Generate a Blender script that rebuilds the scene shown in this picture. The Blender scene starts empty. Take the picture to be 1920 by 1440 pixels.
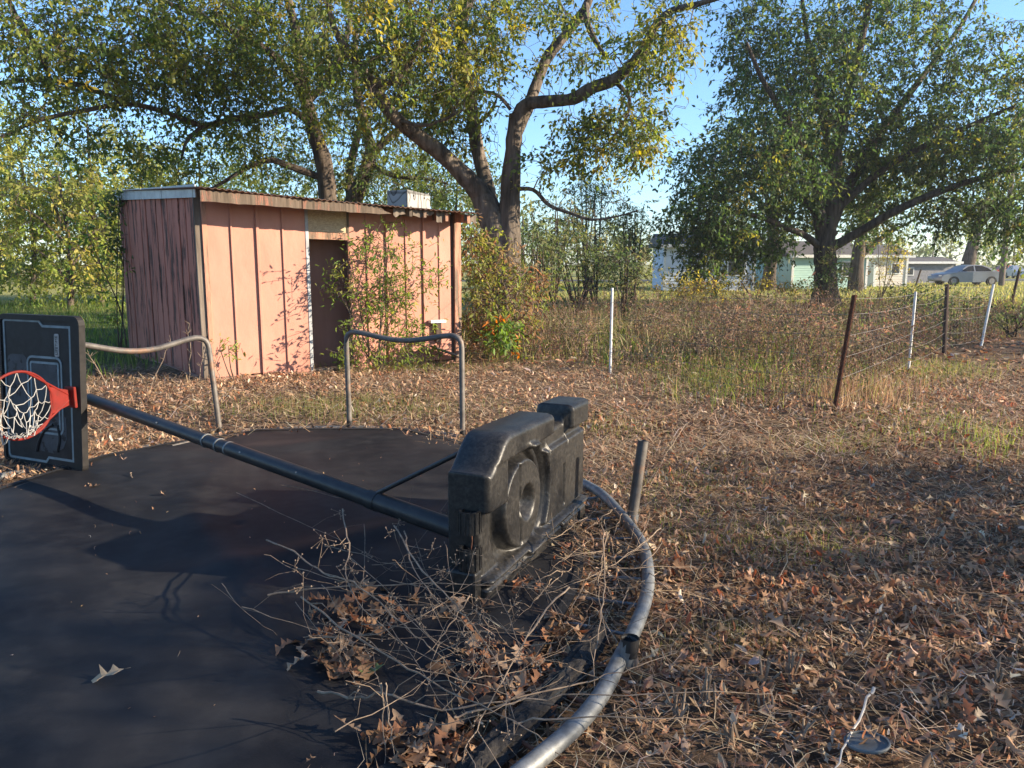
import bpy, math, random
import numpy as np
from mathutils import Vector, Matrix

# ------------------------------------------------------------------ camera, sky, sun, exposure
sc = bpy.context.scene
F_PX, CX, CY, H = 1442.0, 960.0, 720.0, 1.5
PITCH = math.atan(225 / F_PX)
cam_d = bpy.data.cameras.new("camera"); cam = bpy.data.objects.new("camera", cam_d)
sc.collection.objects.link(cam); sc.camera = cam
cam_d.sensor_width = 36; cam_d.lens = 36 * F_PX / 1920; cam_d.clip_end = 3000; cam_d.clip_start = 0.05
cam.location = (0, 0, H); cam.rotation_euler = (math.pi / 2 - PITCH, 0, 0)

SUN_AZ, SUN_EL = math.radians(100), math.radians(19)       # azimuth clockwise from the view direction (+Y)
sun_dir = Vector((math.sin(SUN_AZ) * math.cos(SUN_EL), math.cos(SUN_AZ) * math.cos(SUN_EL), math.sin(SUN_EL)))
world = bpy.data.worlds.new("World"); sc.world = world; world.use_nodes = True
wn = world.node_tree
sky = wn.nodes.new("ShaderNodeTexSky"); sky.sky_type = 'NISHITA'; sky.sun_disc = False
sky.sun_elevation = SUN_EL; sky.sun_rotation = SUN_AZ
sky.air_density = 1.0; sky.dust_density = .3; sky.ozone_density = 5.0
bg = wn.nodes["Background"]; bg.inputs[1].default_value = 0.108
wn.links.new(sky.outputs[0], bg.inputs[0])
sun_d = bpy.data.lights.new("sun", 'SUN'); sun_d.energy = 5.0; sun_d.angle = math.radians(0.6); sun_d.color = (1.0, 0.84, 0.63)
sun = bpy.data.objects.new("sun", sun_d); sc.collection.objects.link(sun)
sun.rotation_euler = sun_dir.to_track_quat('Z', 'Y').to_euler(); sun.location = (30, -5, 20)
sc.view_settings.view_transform = 'Standard'; sc.view_settings.look = 'None'
sc.view_settings.exposure = 1.6; sc.view_settings.gamma = 1
sc.render.engine = 'CYCLES'
sc.cycles.max_bounces = 6; sc.cycles.diffuse_bounces = 3; sc.cycles.glossy_bounces = 2
sc.cycles.transmission_bounces = 4; sc.cycles.transparent_max_bounces = 4
sc.cycles.use_denoising = True

R = math.radians
rng = np.random.default_rng(7)
random.seed(7)
COL = sc.collection

# ------------------------------------------------------------------ photo pixel -> place
cp, sp = math.cos(PITCH), math.sin(PITCH)
def ray(px, py):
    u = (px - CX) / F_PX; v = (CY - py) / F_PX
    return Vector((u, cp + v * sp, -sp + v * cp))
def G(px, py, z=0.0):                      # on a level plane
    d = ray(px, py); return Vector((0, 0, H)) + d * ((z - H) / d.z)
def A(px, py, Y):                          # at a known distance ahead
    d = ray(px, py); return Vector((0, 0, H)) + d * (Y / d.y)
def ZP(py, y):                             # height of a picture row over a ground point
    v = (CY - py) / F_PX
    return H + y * (v * cp - sp) / (cp + v * sp)
def PXW(px, Y): return px / F_PX * Y       # picture width -> metres

# ------------------------------------------------------------------ object helpers
def tag(o, label=None, cat=None, group=None, kind=None):
    if label: o["label"] = label
    if cat: o["category"] = cat
    if group: o["group"] = group
    if kind: o["kind"] = kind
    return o
def empty(name, loc=(0, 0, 0), **k):
    o = bpy.data.objects.new(name, None); COL.objects.link(o); o.location = loc; o.empty_display_size = .1
    return tag(o, **k)
def link(name, me, parent=None):
    o = bpy.data.objects.new(name, me); COL.objects.link(o)
    if parent is not None:
        o.parent = parent
        o.matrix_parent_inverse = Matrix.Translation(parent.location).inverted()
    return o
def np_mesh(name, V, F, m, parent=None, col=None, smooth=False):
    V = np.asarray(V, np.float32).reshape(-1, 3)
    Fs = F if isinstance(F, list) else [F]
    Fs = [np.asarray(f, np.int32) for f in Fs if len(f)]
    me = bpy.data.meshes.new(name)
    me.vertices.add(len(V)); me.vertices.foreach_set("co", V.ravel())
    loops = np.concatenate([f.ravel() for f in Fs])
    tot = np.concatenate([np.full(len(f), f.shape[1], np.int32) for f in Fs])
    me.loops.add(len(loops)); me.loops.foreach_set("vertex_index", loops)
    me.polygons.add(len(tot))
    me.polygons.foreach_set("loop_start", np.concatenate([[0], np.cumsum(tot)[:-1]]).astype(np.int32))
    me.polygons.foreach_set("loop_total", tot)
    if smooth: me.polygons.foreach_set("use_smooth", np.ones(len(tot), bool))
    if col is not None:
        a = me.attributes.new("Col", 'FLOAT_COLOR', 'POINT')
        c = np.ones((len(V), 4), np.float32); c[:, :3] = col
        a.data.foreach_set("color", c.ravel())
    me.update(calc_edges=True)
    if m is not None: me.materials.append(m)
    return link(name, me, parent)

class MB:                                   # collects boxes, tubes, lathes into one mesh
    def __init__(s): s.v = []; s.f = []; s.n = 0
    def add(s, V, F):
        V = [tuple(p) for p in V]
        s.v += V; s.f += [tuple(i + s.n for i in q) for q in F]; s.n += len(V); return s
    def hexa(s, b, t):                      # four bottom corners, four top corners
        return s.add(list(b) + list(t), [(3, 2, 1, 0), (4, 5, 6, 7), (0, 1, 5, 4), (1, 2, 6, 5), (2, 3, 7, 6), (3, 0, 4, 7)])
    def box(s, c, ax, ay, az):              # centre and three half-axes
        c, ax, ay, az = map(Vector, (c, ax, ay, az))
        return s.hexa([c - ax - ay - az, c + ax - ay - az, c + ax + ay - az, c - ax + ay - az],
                      [c - ax - ay + az, c + ax - ay + az, c + ax + ay + az, c - ax + ay + az])
    def tube(s, pts, rad, sides=8, cap=True):
        pts = [Vector(p) for p in pts]; n = len(pts)
        if not hasattr(rad, '__len__'): rad = [rad] * n
        t0 = (pts[1] - pts[0]).normalized()
        a = t0.cross(Vector((0, 0, 1)));
        if a.length < 1e-3: a = t0.cross(Vector((1, 0, 0)))
        a.normalize(); V = []; F = []
        for i, p in enumerate(pts):
            t = (pts[min(i + 1, n - 1)] - pts[max(i - 1, 0)])
            t = t.normalized() if t.length > 1e-9 else t0
            a = a - t * a.dot(t)
            a = a.normalized() if a.length > 1e-6 else t.orthogonal().normalized()
            b = t.cross(a)
            for k in range(sides):
                g = 2 * math.pi * k / sides
                V.append(p + (a * math.cos(g) + b * math.sin(g)) * rad[i])
        for i in range(n - 1):
            for k in range(sides):
                k2 = (k + 1) % sides
                F.append((i * sides + k, i * sides + k2, (i + 1) * sides + k2, (i + 1) * sides + k))
        if cap:
            F.append(tuple(range(sides))[::-1]); F.append(tuple((n - 1) * sides + k for k in range(sides)))
        return s.add(V, F)
    def prism(s, poly, o, ax, ay, az):      # 2D outline extruded along az from o
        o, ax, ay, az = map(Vector, (o, ax, ay, az)); n = len(poly)
        V = [o + ax * p[0] + ay * p[1] for p in poly] + [o + ax * p[0] + ay * p[1] + az for p in poly]
        F = [tuple(range(n))[::-1], tuple(range(n, 2 * n))] + [(i, (i + 1) % n, n + (i + 1) % n, n + i) for i in range(n)]
        return s.add(V, F)
    def build(s, name, m, parent=None, smooth=False, bevel=0):
        me = bpy.data.meshes.new(name); me.from_pydata(s.v, [], s.f); me.update()
        if smooth:
            me.polygons.foreach_set("use_smooth", np.ones(len(me.polygons), bool))
            try: me.set_sharp_from_angle(angle=R(40))
            except Exception: pass
        me.materials.append(m)
        o = link(name, me, parent)
        if bevel:
            b = o.modifiers.new("bevel", 'BEVEL'); b.width = bevel; b.segments = 2; b.limit_method = 'ANGLE'
        return o

def spline(pts, n, closed=False):           # Catmull-Rom resample
    P = np.array([tuple(p) for p in pts], float); m = len(P); out = []
    segs = m if closed else m - 1
    for k in range(n if closed else n + 1):
        u = k / n * segs; i = min(int(u), segs - 1); t = u - i
        g = (lambda j: P[j % m]) if closed else (lambda j: P[min(max(j, 0), m - 1)])
        p0, p1, p2, p3 = g(i - 1), g(i), g(i + 1), g(i + 2)
        out.append(.5 * (2 * p1 + (p2 - p0) * t + (2 * p0 - 5 * p1 + 4 * p2 - p3) * t * t + (3 * p1 - p0 - 3 * p2 + p3) * t ** 3))
    return np.array(out)

# ------------------------------------------------------------------ materials
def new_mat(name):
    m = bpy.data.materials.new(name); m.use_nodes = True
    return m, m.node_tree.nodes, m.node_tree.links, m.node_tree.nodes["Principled BSDF"]
def noise_fac(N, L, scale, stretch=(1, 1, 1), detail=6, lo=.35, hi=.65, rough=.6, obj=True):
    tc = N.new("ShaderNodeTexCoord"); mp = N.new("ShaderNodeMapping"); mp.inputs["Scale"].default_value = stretch
    nz = N.new("ShaderNodeTexNoise"); nz.inputs["Scale"].default_value = scale; nz.inputs["Detail"].default_value = detail
    nz.inputs["Roughness"].default_value = rough
    L.new(tc.outputs["Object"], mp.inputs[0]); L.new(mp.outputs[0], nz.inputs["Vector"])
    mr = N.new("ShaderNodeMapRange"); mr.inputs[1].default_value = lo; mr.inputs[2].default_value = hi
    L.new(nz.outputs["Fac"], mr.inputs[0])
    return mr.outputs[0], nz
def mixc(N, L, fac, a, b):
    mx = N.new("ShaderNodeMix"); mx.data_type = 'RGBA'
    if isinstance(fac, (int, float)): mx.inputs[0].default_value = fac
    else: L.new(fac, mx.inputs[0])
    for s, c in ((6, a), (7, b)):
        if isinstance(c, tuple): mx.inputs[s].default_value = (*c, 1)
        else: L.new(c, mx.inputs[s])
    return mx.outputs[2]
def mat(name, a, b=None, scale=6, stretch=(1, 1, 1), rough=.8, bump=0, bscale=None, metal=0, spec=.4, lo=.35, hi=.65, c=None, cscale=2, clo=.5, chi=.62, bdist=.01):
    m, N, L, P = new_mat(name)
    P.inputs["Roughness"].default_value = rough; P.inputs["Metallic"].default_value = metal
    P.inputs["Specular IOR Level"].default_value = spec
    if b is None: b = tuple(x * .75 for x in a)
    f, nz = noise_fac(N, L, scale, stretch, lo=lo, hi=hi)
    col = mixc(N, L, f, a, b)
    if c is not None:
        f2, _ = noise_fac(N, L, cscale, stretch, detail=8, lo=clo, hi=chi, rough=.7)
        col = mixc(N, L, f2, col, c)
    L.new(col, P.inputs["Base Color"])
    if bump:
        bp = N.new("ShaderNodeBump"); bp.inputs["Strength"].default_value = bump; bp.inputs["Distance"].default_value = bdist
        if bscale: _, nz = noise_fac(N, L, bscale, stretch, detail=8)
        L.new(nz.outputs["Fac"], bp.inputs["Height"]); L.new(bp.outputs[0], P.inputs["Normal"])
    return m
def leaf_mat(name, transl=.4, rough=.55, spec=.3):
    m, N, L, P = new_mat(name)
    at = N.new("ShaderNodeAttribute"); at.attribute_name = "Col"
    P.inputs["Roughness"].default_value = rough; P.inputs["Specular IOR Level"].default_value = spec
    L.new(at.outputs["Color"], P.inputs["Base Color"])
    tr = N.new("ShaderNodeBsdfTranslucent")
    hs = N.new("ShaderNodeHueSaturation"); hs.inputs["Hue"].default_value = .485; hs.inputs["Saturation"].default_value = 1.15; hs.inputs["Value"].default_value = 1.75
    L.new(at.outputs["Color"], hs.inputs["Color"]); L.new(hs.outputs[0], tr.inputs["Color"])
    mx = N.new("ShaderNodeMixShader"); mx.inputs[0].default_value = transl
    L.new(P.outputs[0], mx.inputs[1]); L.new(tr.outputs[0], mx.inputs[2])
    L.new(mx.outputs[0], N["Material Output"].inputs[0])
    return m
M = {}
M['foliage'] = leaf_mat('foliage', .5)
M['dry'] = leaf_mat('dry_leaf', .2, .75, .2)
M['bark'] = mat('bark', (.12, .095, .075), (.04, .031, .025), 9, (1, 1, .18), .95, .9, 14, spec=.15, bdist=.04)
M['bark_pale'] = mat('bark_pale', (.165, .135, .108), (.045, .036, .029), 9, (1, 1, .13), .95, 1, 11, spec=.15, bdist=.06)
M['twig'] = mat('dry_twig', (.27, .20, .14), (.13, .092, .064), 24, (1, 1, 1), .85, .2)
M['galv'] = mat('galvanised_steel', (.20, .208, .21), (.115, .12, .122), 26, rough=.55, metal=.5, c=(.22, .13, .07), cscale=7, clo=.6, chi=.72)
M['galv_dark'] = mat('weathered_tube', (.15, .135, .12), (.085, .075, .068), 14, rough=.6, metal=.35, c=(.2, .12, .08), cscale=6, clo=.56, chi=.7)
M['rust'] = mat('rusty_steel', (.17, .065, .032), (.07, .03, .018), 22, rough=.9, bump=.4)
M['white_metal'] = mat('white_painted_post', (.66, .66, .64), (.5, .5, .49), 12, rough=.5, c=(.33, .27, .2), cscale=6, clo=.6, chi=.75)
M['black_plastic'] = mat('black_plastic', (.007, .007, .0075), (.022, .021, .020), 70, rough=.42, bump=.15, spec=.35, lo=.3, hi=.75, c=(.068, .063, .056), cscale=48, clo=.45, chi=.95)
M['black_tube'] = mat('black_tube', (.014, .014, .016), (.03, .028, .027), 12, rough=.42, spec=.28, c=(.07, .06, .05), cscale=14, clo=.62, chi=.8)
M['board_black'] = mat('board_black', (.010, .011, .013), (.020, .021, .024), 14, rough=.55, spec=.2, c=(.05, .054, .06), cscale=9, clo=.64, chi=.72)
M['board_grey'] = mat('board_grey', (.06, .065, .075), (.04, .043, .05), 9, rough=.6, spec=.2, c=(.012, .012, .014), cscale=11, clo=.55, chi=.6)
M['board_rim'] = mat('board_rim', (.009, .008, .008), (.018, .016, .015), 20, rough=.6, spec=.25)
M['stripe'] = mat('pale_blue_stripe', (.20, .25, .27), (.13, .165, .18), 16, rough=.6)
M['orange_paint'] = mat('faded_red_paint', (.16, .013, .009), (.11, .011, .008), 15, rough=.6, spec=.15, c=(.07, .02, .014), cscale=12, clo=.55, chi=.7)
M['net'] = mat('net_cord', (.36, .35, .33), (.24, .23, .22), 20, rough=.9)
M['concrete_hid'] = mat('soil', (.10, .07, .045), (.06, .04, .028), 6, rough=1)
M['pink_wall'] = mat('salmon_paint', (.455, .215, .155), (.38, .165, .115), 1.6, (1, 1, .5), .6, .35, 1.8, bdist=.04, c=(.31, .13, .09), cscale=1.3, clo=.5, chi=.72)
def peel(name, paint, wood, lo, hi):
    m, N, L, P = new_mat(name)
    f, nz = noise_fac(N, L, 7, (1, 1, .14), 10, lo, hi, .72)
    g, _ = noise_fac(N, L, 30, (1, 1, .06), 6)
    w = mixc(N, L, g, wood, tuple(x * .4 for x in wood))
    h, _ = noise_fac(N, L, 1.4, (1, 1, .4), 4)
    p = mixc(N, L, h, paint, tuple(x * .78 for x in paint))
    L.new(mixc(N, L, f, p, w), P.inputs["Base Color"])
    P.inputs["Roughness"].default_value = .85; P.inputs["Specular IOR Level"].default_value = .2
    bp = N.new("ShaderNodeBump"); bp.inputs["Strength"].default_value = .5; bp.inputs["Distance"].default_value = .01; bp.invert = True
    L.new(f, bp.inputs["Height"]); L.new(bp.outputs[0], P.inputs["Normal"])
    return m
M['peel_pink'] = peel('peeling_pink_paint', (.43, .165, .115), (.11, .062, .048), .52, .58)
M['peel_red'] = peel('peeling_red_fascia', (.34, .14, .095), (.16, .12, .088), .38, .47)
M['grey_wood'] = mat('grey_wood', (.20, .165, .135), (.085, .068, .055), 16, (1, 1, .08), .95, .6, spec=.1)
M['post_wood'] = peel('corner_post_wood', (.45, .22, .15), (.25, .18, .13), .45, .55)
M['osb'] = mat('pressed_board', (.50, .39, .25), (.33, .24, .15), 34, (1, 1, 2.2), .8, .2)
M['flash'] = mat('grey_flashing', (.36, .37, .38), (.24, .24, .25), 6, rough=.55, metal=.3)
M['tin'] = mat('rusty_tin', (.20, .12, .08), (.10, .06, .045), 5, rough=.75, metal=.3)
M['dark_wood'] = mat('dark_wood', (.075, .05, .04), (.045, .03, .025), 8, (1, 1, .1), .95)
M['inside'] = mat('brown_inner_boards', (.36, .19, .145), (.29, .15, .115), 5, (1, 1, .15), .9)
M['black_log'] = mat('weathered_timber', (.032, .028, .025), (.009, .008, .0075), 40, (1, .35, 1), .95, .8)

# ------------------------------------------------------------------ foliage and branch machinery
T_KITE = (np.array([(0, 0, 0), (.42, -.27, .09), (1, 0, -.06), (.42, .27, .09)], float), np.array([(0, 1, 2), (0, 2, 3)]))
T_LEAF = (np.array([(0, 0, 0), (.28, -.22, .07), (.68, -.2, .05), (1, 0, -.12), (.68, .2, .05), (.28, .22, .07), (.5, 0, -.02)], float),
          np.array([(0, 1, 6), (1, 2, 6), (2, 3, 6), (3, 4, 6), (4, 5, 6), (5, 0, 6)]))
def unit(v): return v / np.maximum(np.linalg.norm(v, axis=-1, keepdims=True), 1e-9)
def scatter(T, P, D, Nn, Ln, Wd):           # template at points: direction, normal, length, width
    TV, TF = T; n, k = len(P), len(TV)
    D = unit(D); S = unit(np.cross(Nn, D)); Nn = np.cross(D, S)
    V = (P[:, None, :] + (Ln[:, None] * TV[None, :, 0])[..., None] * D[:, None, :]
         + (Wd[:, None] * TV[None, :, 1])[..., None] * S[:, None, :] + (Ln[:, None] * TV[None, :, 2])[..., None] * Nn[:, None, :])
    Fc = (TF[None] + (np.arange(n) * k)[:, None, None]).reshape(-1, TF.shape[1])
    return V.reshape(-1, 3), Fc
def rnd_dirs(n, zb=0.0):
    v = rng.normal(size=(n, 3)); v[:, 2] += zb
    return unit(v)
GREENS = np.array([(.060, .105, .020), (.085, .135, .026), (.045, .085, .022), (.13, .16, .03), (.20, .20, .035)])
def tint(n, pal, w, jit=.25):
    pal = np.asarray(pal, float)
    c = pal[rng.choice(len(pal), n, p=np.array(w) / np.sum(w))]
    return np.clip(c * rng.uniform(1 - jit, 1 + jit, (n, 1)) * rng.uniform(.93, 1.07, (n, 3)), 0, 1)

class Tree:
    def __init__(s, name, base, bark, **k):
        s.root = empty(name, base, **k); s.mb = MB(); s.tw = MB(); s.bark = bark
        s.P = []; s.Rd = []; s.ends = []
    def limb(s, pts, rad, sides=9, n=None, wob=.0):
        n = n or max(4, 4 * (len(pts) - 1)); C = spline(pts, n)
        if wob: C[1:-1] += rng.normal(0, wob, (len(C) - 2, 3))
        r = np.interp(np.linspace(0, 1, n + 1), np.linspace(0, 1, len(rad)), rad)
        r = r * rng.uniform(.93, 1.08, len(r))
        s.mb.tube(C, list(r), sides)
        for p, q in zip(C, r): s.P.append(p); s.Rd.append(q)
    def reach(s, targets, rmin=.007, arc=.12, wob=.05, zpen=.35):
        T = np.asarray(targets, float); B = np.array(s.P)
        d0 = np.array([np.min(np.linalg.norm(B - t, axis=1)) for t in T])
        cap = len(s.P) + len(T) * 5
        PP = np.zeros((cap, 3)); RR = np.zeros(cap); k = len(s.P); PP[:k] = B; RR[:k] = s.Rd
        for t in T[np.argsort(d0)]:
            d = np.linalg.norm(PP[:k] - t, axis=1) + zpen * np.maximum(0, PP[:k, 2] - t[2]); i = int(np.argmin(d))
            a = PP[i]; ln = np.linalg.norm(t - a)
            if ln < .05: s.ends.append((t, unit(t - a + 1e-4))); continue
            n = 3 if ln < .9 else 5
            u = np.linspace(0, 1, n + 1)[:, None]
            C = a + (t - a) * u + np.array([0, 0, 1]) * arc * ln * np.sin(u * math.pi)
            C[1:-1] += rng.normal(0, wob * ln, (n - 1, 3))
            r0 = min(RR[i] * .7, .008 + .016 * ln); r0 = max(r0, rmin)
            rr = np.linspace(r0, rmin * .6, n + 1)
            s.tw.tube(C, list(rr), 5 if r0 > .015 else 4, cap=False)
            PP[k:k + n] = C[1:]; RR[k:k + n] = rr[1:]; k += n
            s.ends.append((C[-1], unit(C[-1] - C[-2])))
    def leaves(s, per=4, m=8, tl=(.3, .65), ll=(.07, .12), wr=.5, droop=.45, pal=GREENS, w=(4, 4, 3, 2, 1), cj=.25, mat_=None, T=T_KITE, name='crown', spread=.9):
        E = np.array([e[0] for e in s.ends]); D = np.array([e[1] for e in s.ends]); n = len(E)
        ct = tint(n, pal, w, cj)
        P = np.repeat(E, per, 0) + rng.normal(0, .06, (n * per, 3)); ctt = np.repeat(ct, per, 0)
        d = unit(np.repeat(D, per, 0) * .6 + rnd_dirs(n * per) * spread + np.array([0, 0, -.12]))
        L = rng.uniform(*tl, n * per)
        tip = P + d * L[:, None] + np.array([0, 0, -1]) * (droop * .35 * L ** 1.2)[:, None]
        # twigs: thin three-sided slivers
        a = unit(np.cross(d, rnd_dirs(len(d)))); b = np.cross(d, a); V = []
        for g in range(3):
            off = (a * math.cos(2.094 * g) + b * math.sin(2.094 * g)) * .005
            V += [P + off, tip + off * .4]
        V = np.stack(V, 1); k = np.arange(len(P))[:, None, None] * 6
        Fq = (np.array([[0, 2, 3, 1], [2, 4, 5, 3], [4, 0, 1, 5]])[None] + k).reshape(-1, 4)
        np_mesh('twig', V.reshape(-1, 3), Fq, s.bark, s.root)["kind"] = "stuff"
        u = rng.uniform(.1, 1.05, (len(P), m))
        LP = P[:, None] + (tip - P)[:, None] * u[..., None] + rng.normal(0, .035, (len(P), m, 3))
        LD = unit(d[:, None] * .55 + rng.normal(0, .75, (len(P), m, 3)) + np.array([0, 0, -droop]))
        N_ = unit(rng.normal(0, .6, (len(P), m, 3)) + np.array([.12, -.1, .8]))
        c = np.repeat(ctt, m, 0) * rng.uniform(.8, 1.2, (len(P) * m, 1))
        ln = rng.uniform(*ll, len(c))
        V, Fc = scatter(T, LP.reshape(-1, 3), LD.reshape(-1, 3), N_.reshape(-1, 3), ln, ln * wr * 2 * rng.uniform(.8, 1.2, len(c)))
        o = np_mesh(name, V, Fc, mat_ or M['foliage'], s.root, np.repeat(c, len(T[0]), 0)); o["kind"] = "stuff"
    def done(s, trunk='trunk'):
        s.mb.build(trunk, s.bark, s.root, smooth=True)
        if s.tw.n: s.tw.build('branches', s.bark, s.root, smooth=True)["kind"] = "stuff"
def blob(n, c, r, shell=.45):
    v = rnd_dirs(n) * (rng.uniform(shell ** 3, 1, (n, 1)) ** (1 / 3))
    return np.array(c) + v * np.array(r)
def pblobs(lst, k=1.0):                            # (px, py, rx, ry, Y, dY, n) picture-sized clumps at real distances
    out = []
    for px, py, rx, ry, Y, dY, n in lst:
        out.append(blob(max(1, int(n * k)), A(px, py, Y), (PXW(rx, Y), dY, PXW(ry, Y)), .15))
    return np.concatenate(out)
def PL(lst, Y, dy=None):                    # picture polyline at a distance (with depth drift)
    dy = dy or [0] * len(lst)
    return [A(x, y, Y + e) for (x, y), e in zip(lst, dy)]

# ------------------------------------------------------------------ ground: one sheet to the horizon
def gz(x, y):
    x = np.asarray(x, float); y = np.asarray(y, float)
    return .012 * np.sin(x * 2.1 + .7) * np.cos(y * 1.7) + .010 * np.sin(x * .9 - y * 1.3 + 2) - .012
def sstep(a, b, x): t = np.clip((x - a) / (b - a), 0, 1); return t * t * (3 - 2 * t)
FENCE = [G(862, 676).to_2d(), G(1144, 700).to_2d(), G(1563, 775).to_2d(), G(1703, 695).to_2d(), G(1770, 660).to_2d(), G(1840, 645).to_2d()]
def fence_y(x):                              # distance of the fence line at x
    xs = [-8.0, -.8] + [p[0] for p in FENCE[1:]] + [30.0]; ys = [14.0, 12.2] + [p[1] for p in FENCE[1:]] + [38.0]
    return np.interp(x, xs, ys)
xa = np.concatenate([-np.geomspace(900, 9, 26), np.linspace(-8.5, 11, 79), np.geomspace(11.6, 900, 26)])
ya = np.concatenate([-np.geomspace(500, 1.5, 14), np.linspace(-1, 16, 69), np.geomspace(16.6, 1500, 40)])
X, Y = np.meshgrid(xa, ya)
Z = gz(X, Y) * (np.abs(X) < 40) * (Y < 60)
inb = sstep(-.6, 1.2, Y - fence_y(X)) * (X > -1.5)
far = sstep(21, 28, Y); left = sstep(-4.5, -7, X) * sstep(8, 12, Y)
gc = np.zeros(X.shape + (3,)); gc[:] = (.135, .088, .055)
gc = gc * (1 - inb[..., None]) + np.array((.10, .078, .042)) * inb[..., None]
gc = gc * (1 - left[..., None]) + np.array((.075, .095, .03)) * left[..., None]
gc = gc * (1 - far[..., None]) + np.array((.24, .235, .07)) * far[..., None]
nx, ny = len(xa), len(ya); idx = np.arange(nx * ny).reshape(ny, nx)
Fg = np.stack([idx[:-1, :-1], idx[:-1, 1:], idx[1:, 1:], idx[1:, :-1]], -1).reshape(-1, 4)
mg, N_, L_, P_ = new_mat('leaf_litter_soil')
at = N_.new("ShaderNodeAttribute"); at.attribute_name = "Col"
f1, _ = noise_fac(N_, L_, 28, detail=10, lo=.3, hi=.7, rough=.75); f2, _ = noise_fac(N_, L_, 1.3, detail=5, lo=.35, hi=.65)
hs = N_.new("ShaderNodeHueSaturation"); hs.inputs["Value"].default_value = .45; L_.new(at.outputs["Color"], hs.inputs["Color"])
hs2 = N_.new("ShaderNodeHueSaturation"); hs2.inputs["Value"].default_value = 1.45; hs2.inputs["Saturation"].default_value = .85; L_.new(at.outputs["Color"], hs2.inputs["Color"])
c1 = mixc(N_, L_, f1, hs.outputs[0], hs2.outputs[0]); c2 = mixc(N_, L_, f2, c1, at.outputs["Color"])
L_.new(c2, P_.inputs["Base Color"]); P_.inputs["Roughness"].default_value = 1; P_.inputs["Specular IOR Level"].default_value = .1
bp = N_.new("ShaderNodeBump"); bp.inputs["Strength"].default_value = .8; bp.inputs["Distance"].default_value = .03; L_.new(f1, bp.inputs["Height"]); L_.new(bp.outputs[0], P_.inputs["Normal"])
tag(np_mesh('ground', np.stack([X, Y, Z], -1), Fg, mg, None, gc.reshape(-1, 3), True), 'brown leaf covered yard soil turning to grass further off', 'ground', kind='structure')

# far street strip
mroad = mat('asphalt', (.06, .06, .06), (.045, .045, .045), 8, rough=.9)
rd = MB(); rd.hexa([(-20, 66, -.05), (160, 78, -.05), (160, 84, -.05), (-20, 72, -.05)], [(-20, 66, .03), (160, 78, .03), (160, 84, .03), (-20, 72, .03)])
tag(rd.build('road', mroad), 'thin grey street strip beyond the far lawn', 'road', kind='structure')

# ------------------------------------------------------------------ shed
FL, FR, BL = G(390, 713), G(862, 677), Vector((-6.52, 13.05, 0))
T_ = (FR - FL).normalized(); W_ = (FR - FL).length
NF = Vector((T_.y, -T_.x, 0))                # out of the front wall, towards the yard
SD = (BL - FL).normalized(); DL = (BL - FL).length; NS = Vector((-SD.y, SD.x, 0)); NS = NS if NS.x < 0 else -NS
BR = FR + (BL - FL); UP = Vector((0, 0, 1))
zBL = ZP(370, BL.y); zBR = zBL - .1
OVF, OVL = .52, .06
rfl = FL + NF * OVF - T_ * OVL; rfr = FR + NF * OVF + T_ * .12; rbl = BL + SD * .15 - T_ * OVL; rbr = BR + SD * .15 + T_ * .12
zr = [ZP(351, rfl.y), ZP(401, rfr.y), zBL + .10, zBR + .10]
def zroof(s, o):                              # underside height over the front strip
    u = (s + OVL) / (W_ + OVL + .12); v = (OVF - o) / (DL + OVF)
    return (zr[0] * (1 - u) + zr[1] * u) * (1 - v) + (zr[2] * (1 - u) + zr[3] * u) * v - .026
zFL, zFR = zroof(0, 0), zroof(W_, 0)
shed = empty('garden_shed', (FL + BR) / 2, label='old salmon pink wooden shed with ragged eave and open dark doorway', cat='shed')
def ws(px, py=560):                          # picture column -> metres along the front wall
    d = ray(px, py); o = Vector((0, 0, H)); t = (FL - o).dot(NF) / d.dot(NF); return (o + d * t - FL).dot(T_)
def ztop(s): return zFL + (zFR - zFL) * s / W_
def fpt(s, z, o=0.0): return FL + T_ * s + NF * o + UP * z
def front_box(s0, s1, z0a, z0b, z1a, z1b, o0, o1):
    m = MB(); m.hexa([fpt(s0, z0a, o0), fpt(s1, z0b, o0), fpt(s1, z0b, o1), fpt(s0, z0a, o1)],
                     [fpt(s0, z1a, o0), fpt(s1, z1b, o0), fpt(s1, z1b, o1), fpt(s0, z1a, o1)]); return m
seams = [ws(p) for p in (388, 440, 488, 535, 580)]
seams2 = [ws(p) for p in (656, 690, 727, 762, 795, 824, 846)]
for sl in (seams, seams2):
    for i in range(len(sl) - 1):
        a, b = sl[i] + .006, sl[i + 1] - .006; dz = random.uniform(-.02, .03); t = random.uniform(0, .008)
        o = front_box(a, b, .03 + dz, .03 + dz, ztop(a) - .012, ztop(b) - .012, -.02 + t, 0 + t).build('panel', M['pink_wall'], shed, bevel=.004)
for i, sl in enumerate((seams[1:4], seams2[1:6])):
    for j, s in enumerate(sl):                # raised seam battens over the joints
        w = .018 if (j % 2) else .011
        front_box(s - w, s + w, .03, .03, ztop(s) - .03, ztop(s) - .03, -.012, .024 + .008 * (j % 2)).build('seam', M['pink_wall'], shed, bevel=.003)
ds0, ds1 = ws(583), ws(655); zd = ZP(448, fpt(ds0, 0).y)
front_box(ds0 - .004, ds1 + .004, zd + .1, zd + .09, ztop(ds0) - .02, ztop(ds1) - .02, -.03, -.008).build('header_panel', M['osb'], shed)
front_box(ds0 - .01, ds1 + .01, zd, zd - .01, zd + .095, zd + .085, -.04, .004).build('lintel', M['post_wood'], shed, bevel=.004)
front_box(ds0 - .045, ds0, .0, .0, ztop(ds0) - .02, ztop(ds0) - .02, -.07, .012).build('door_jamb', M['flash'], shed, bevel=.003)
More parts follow.
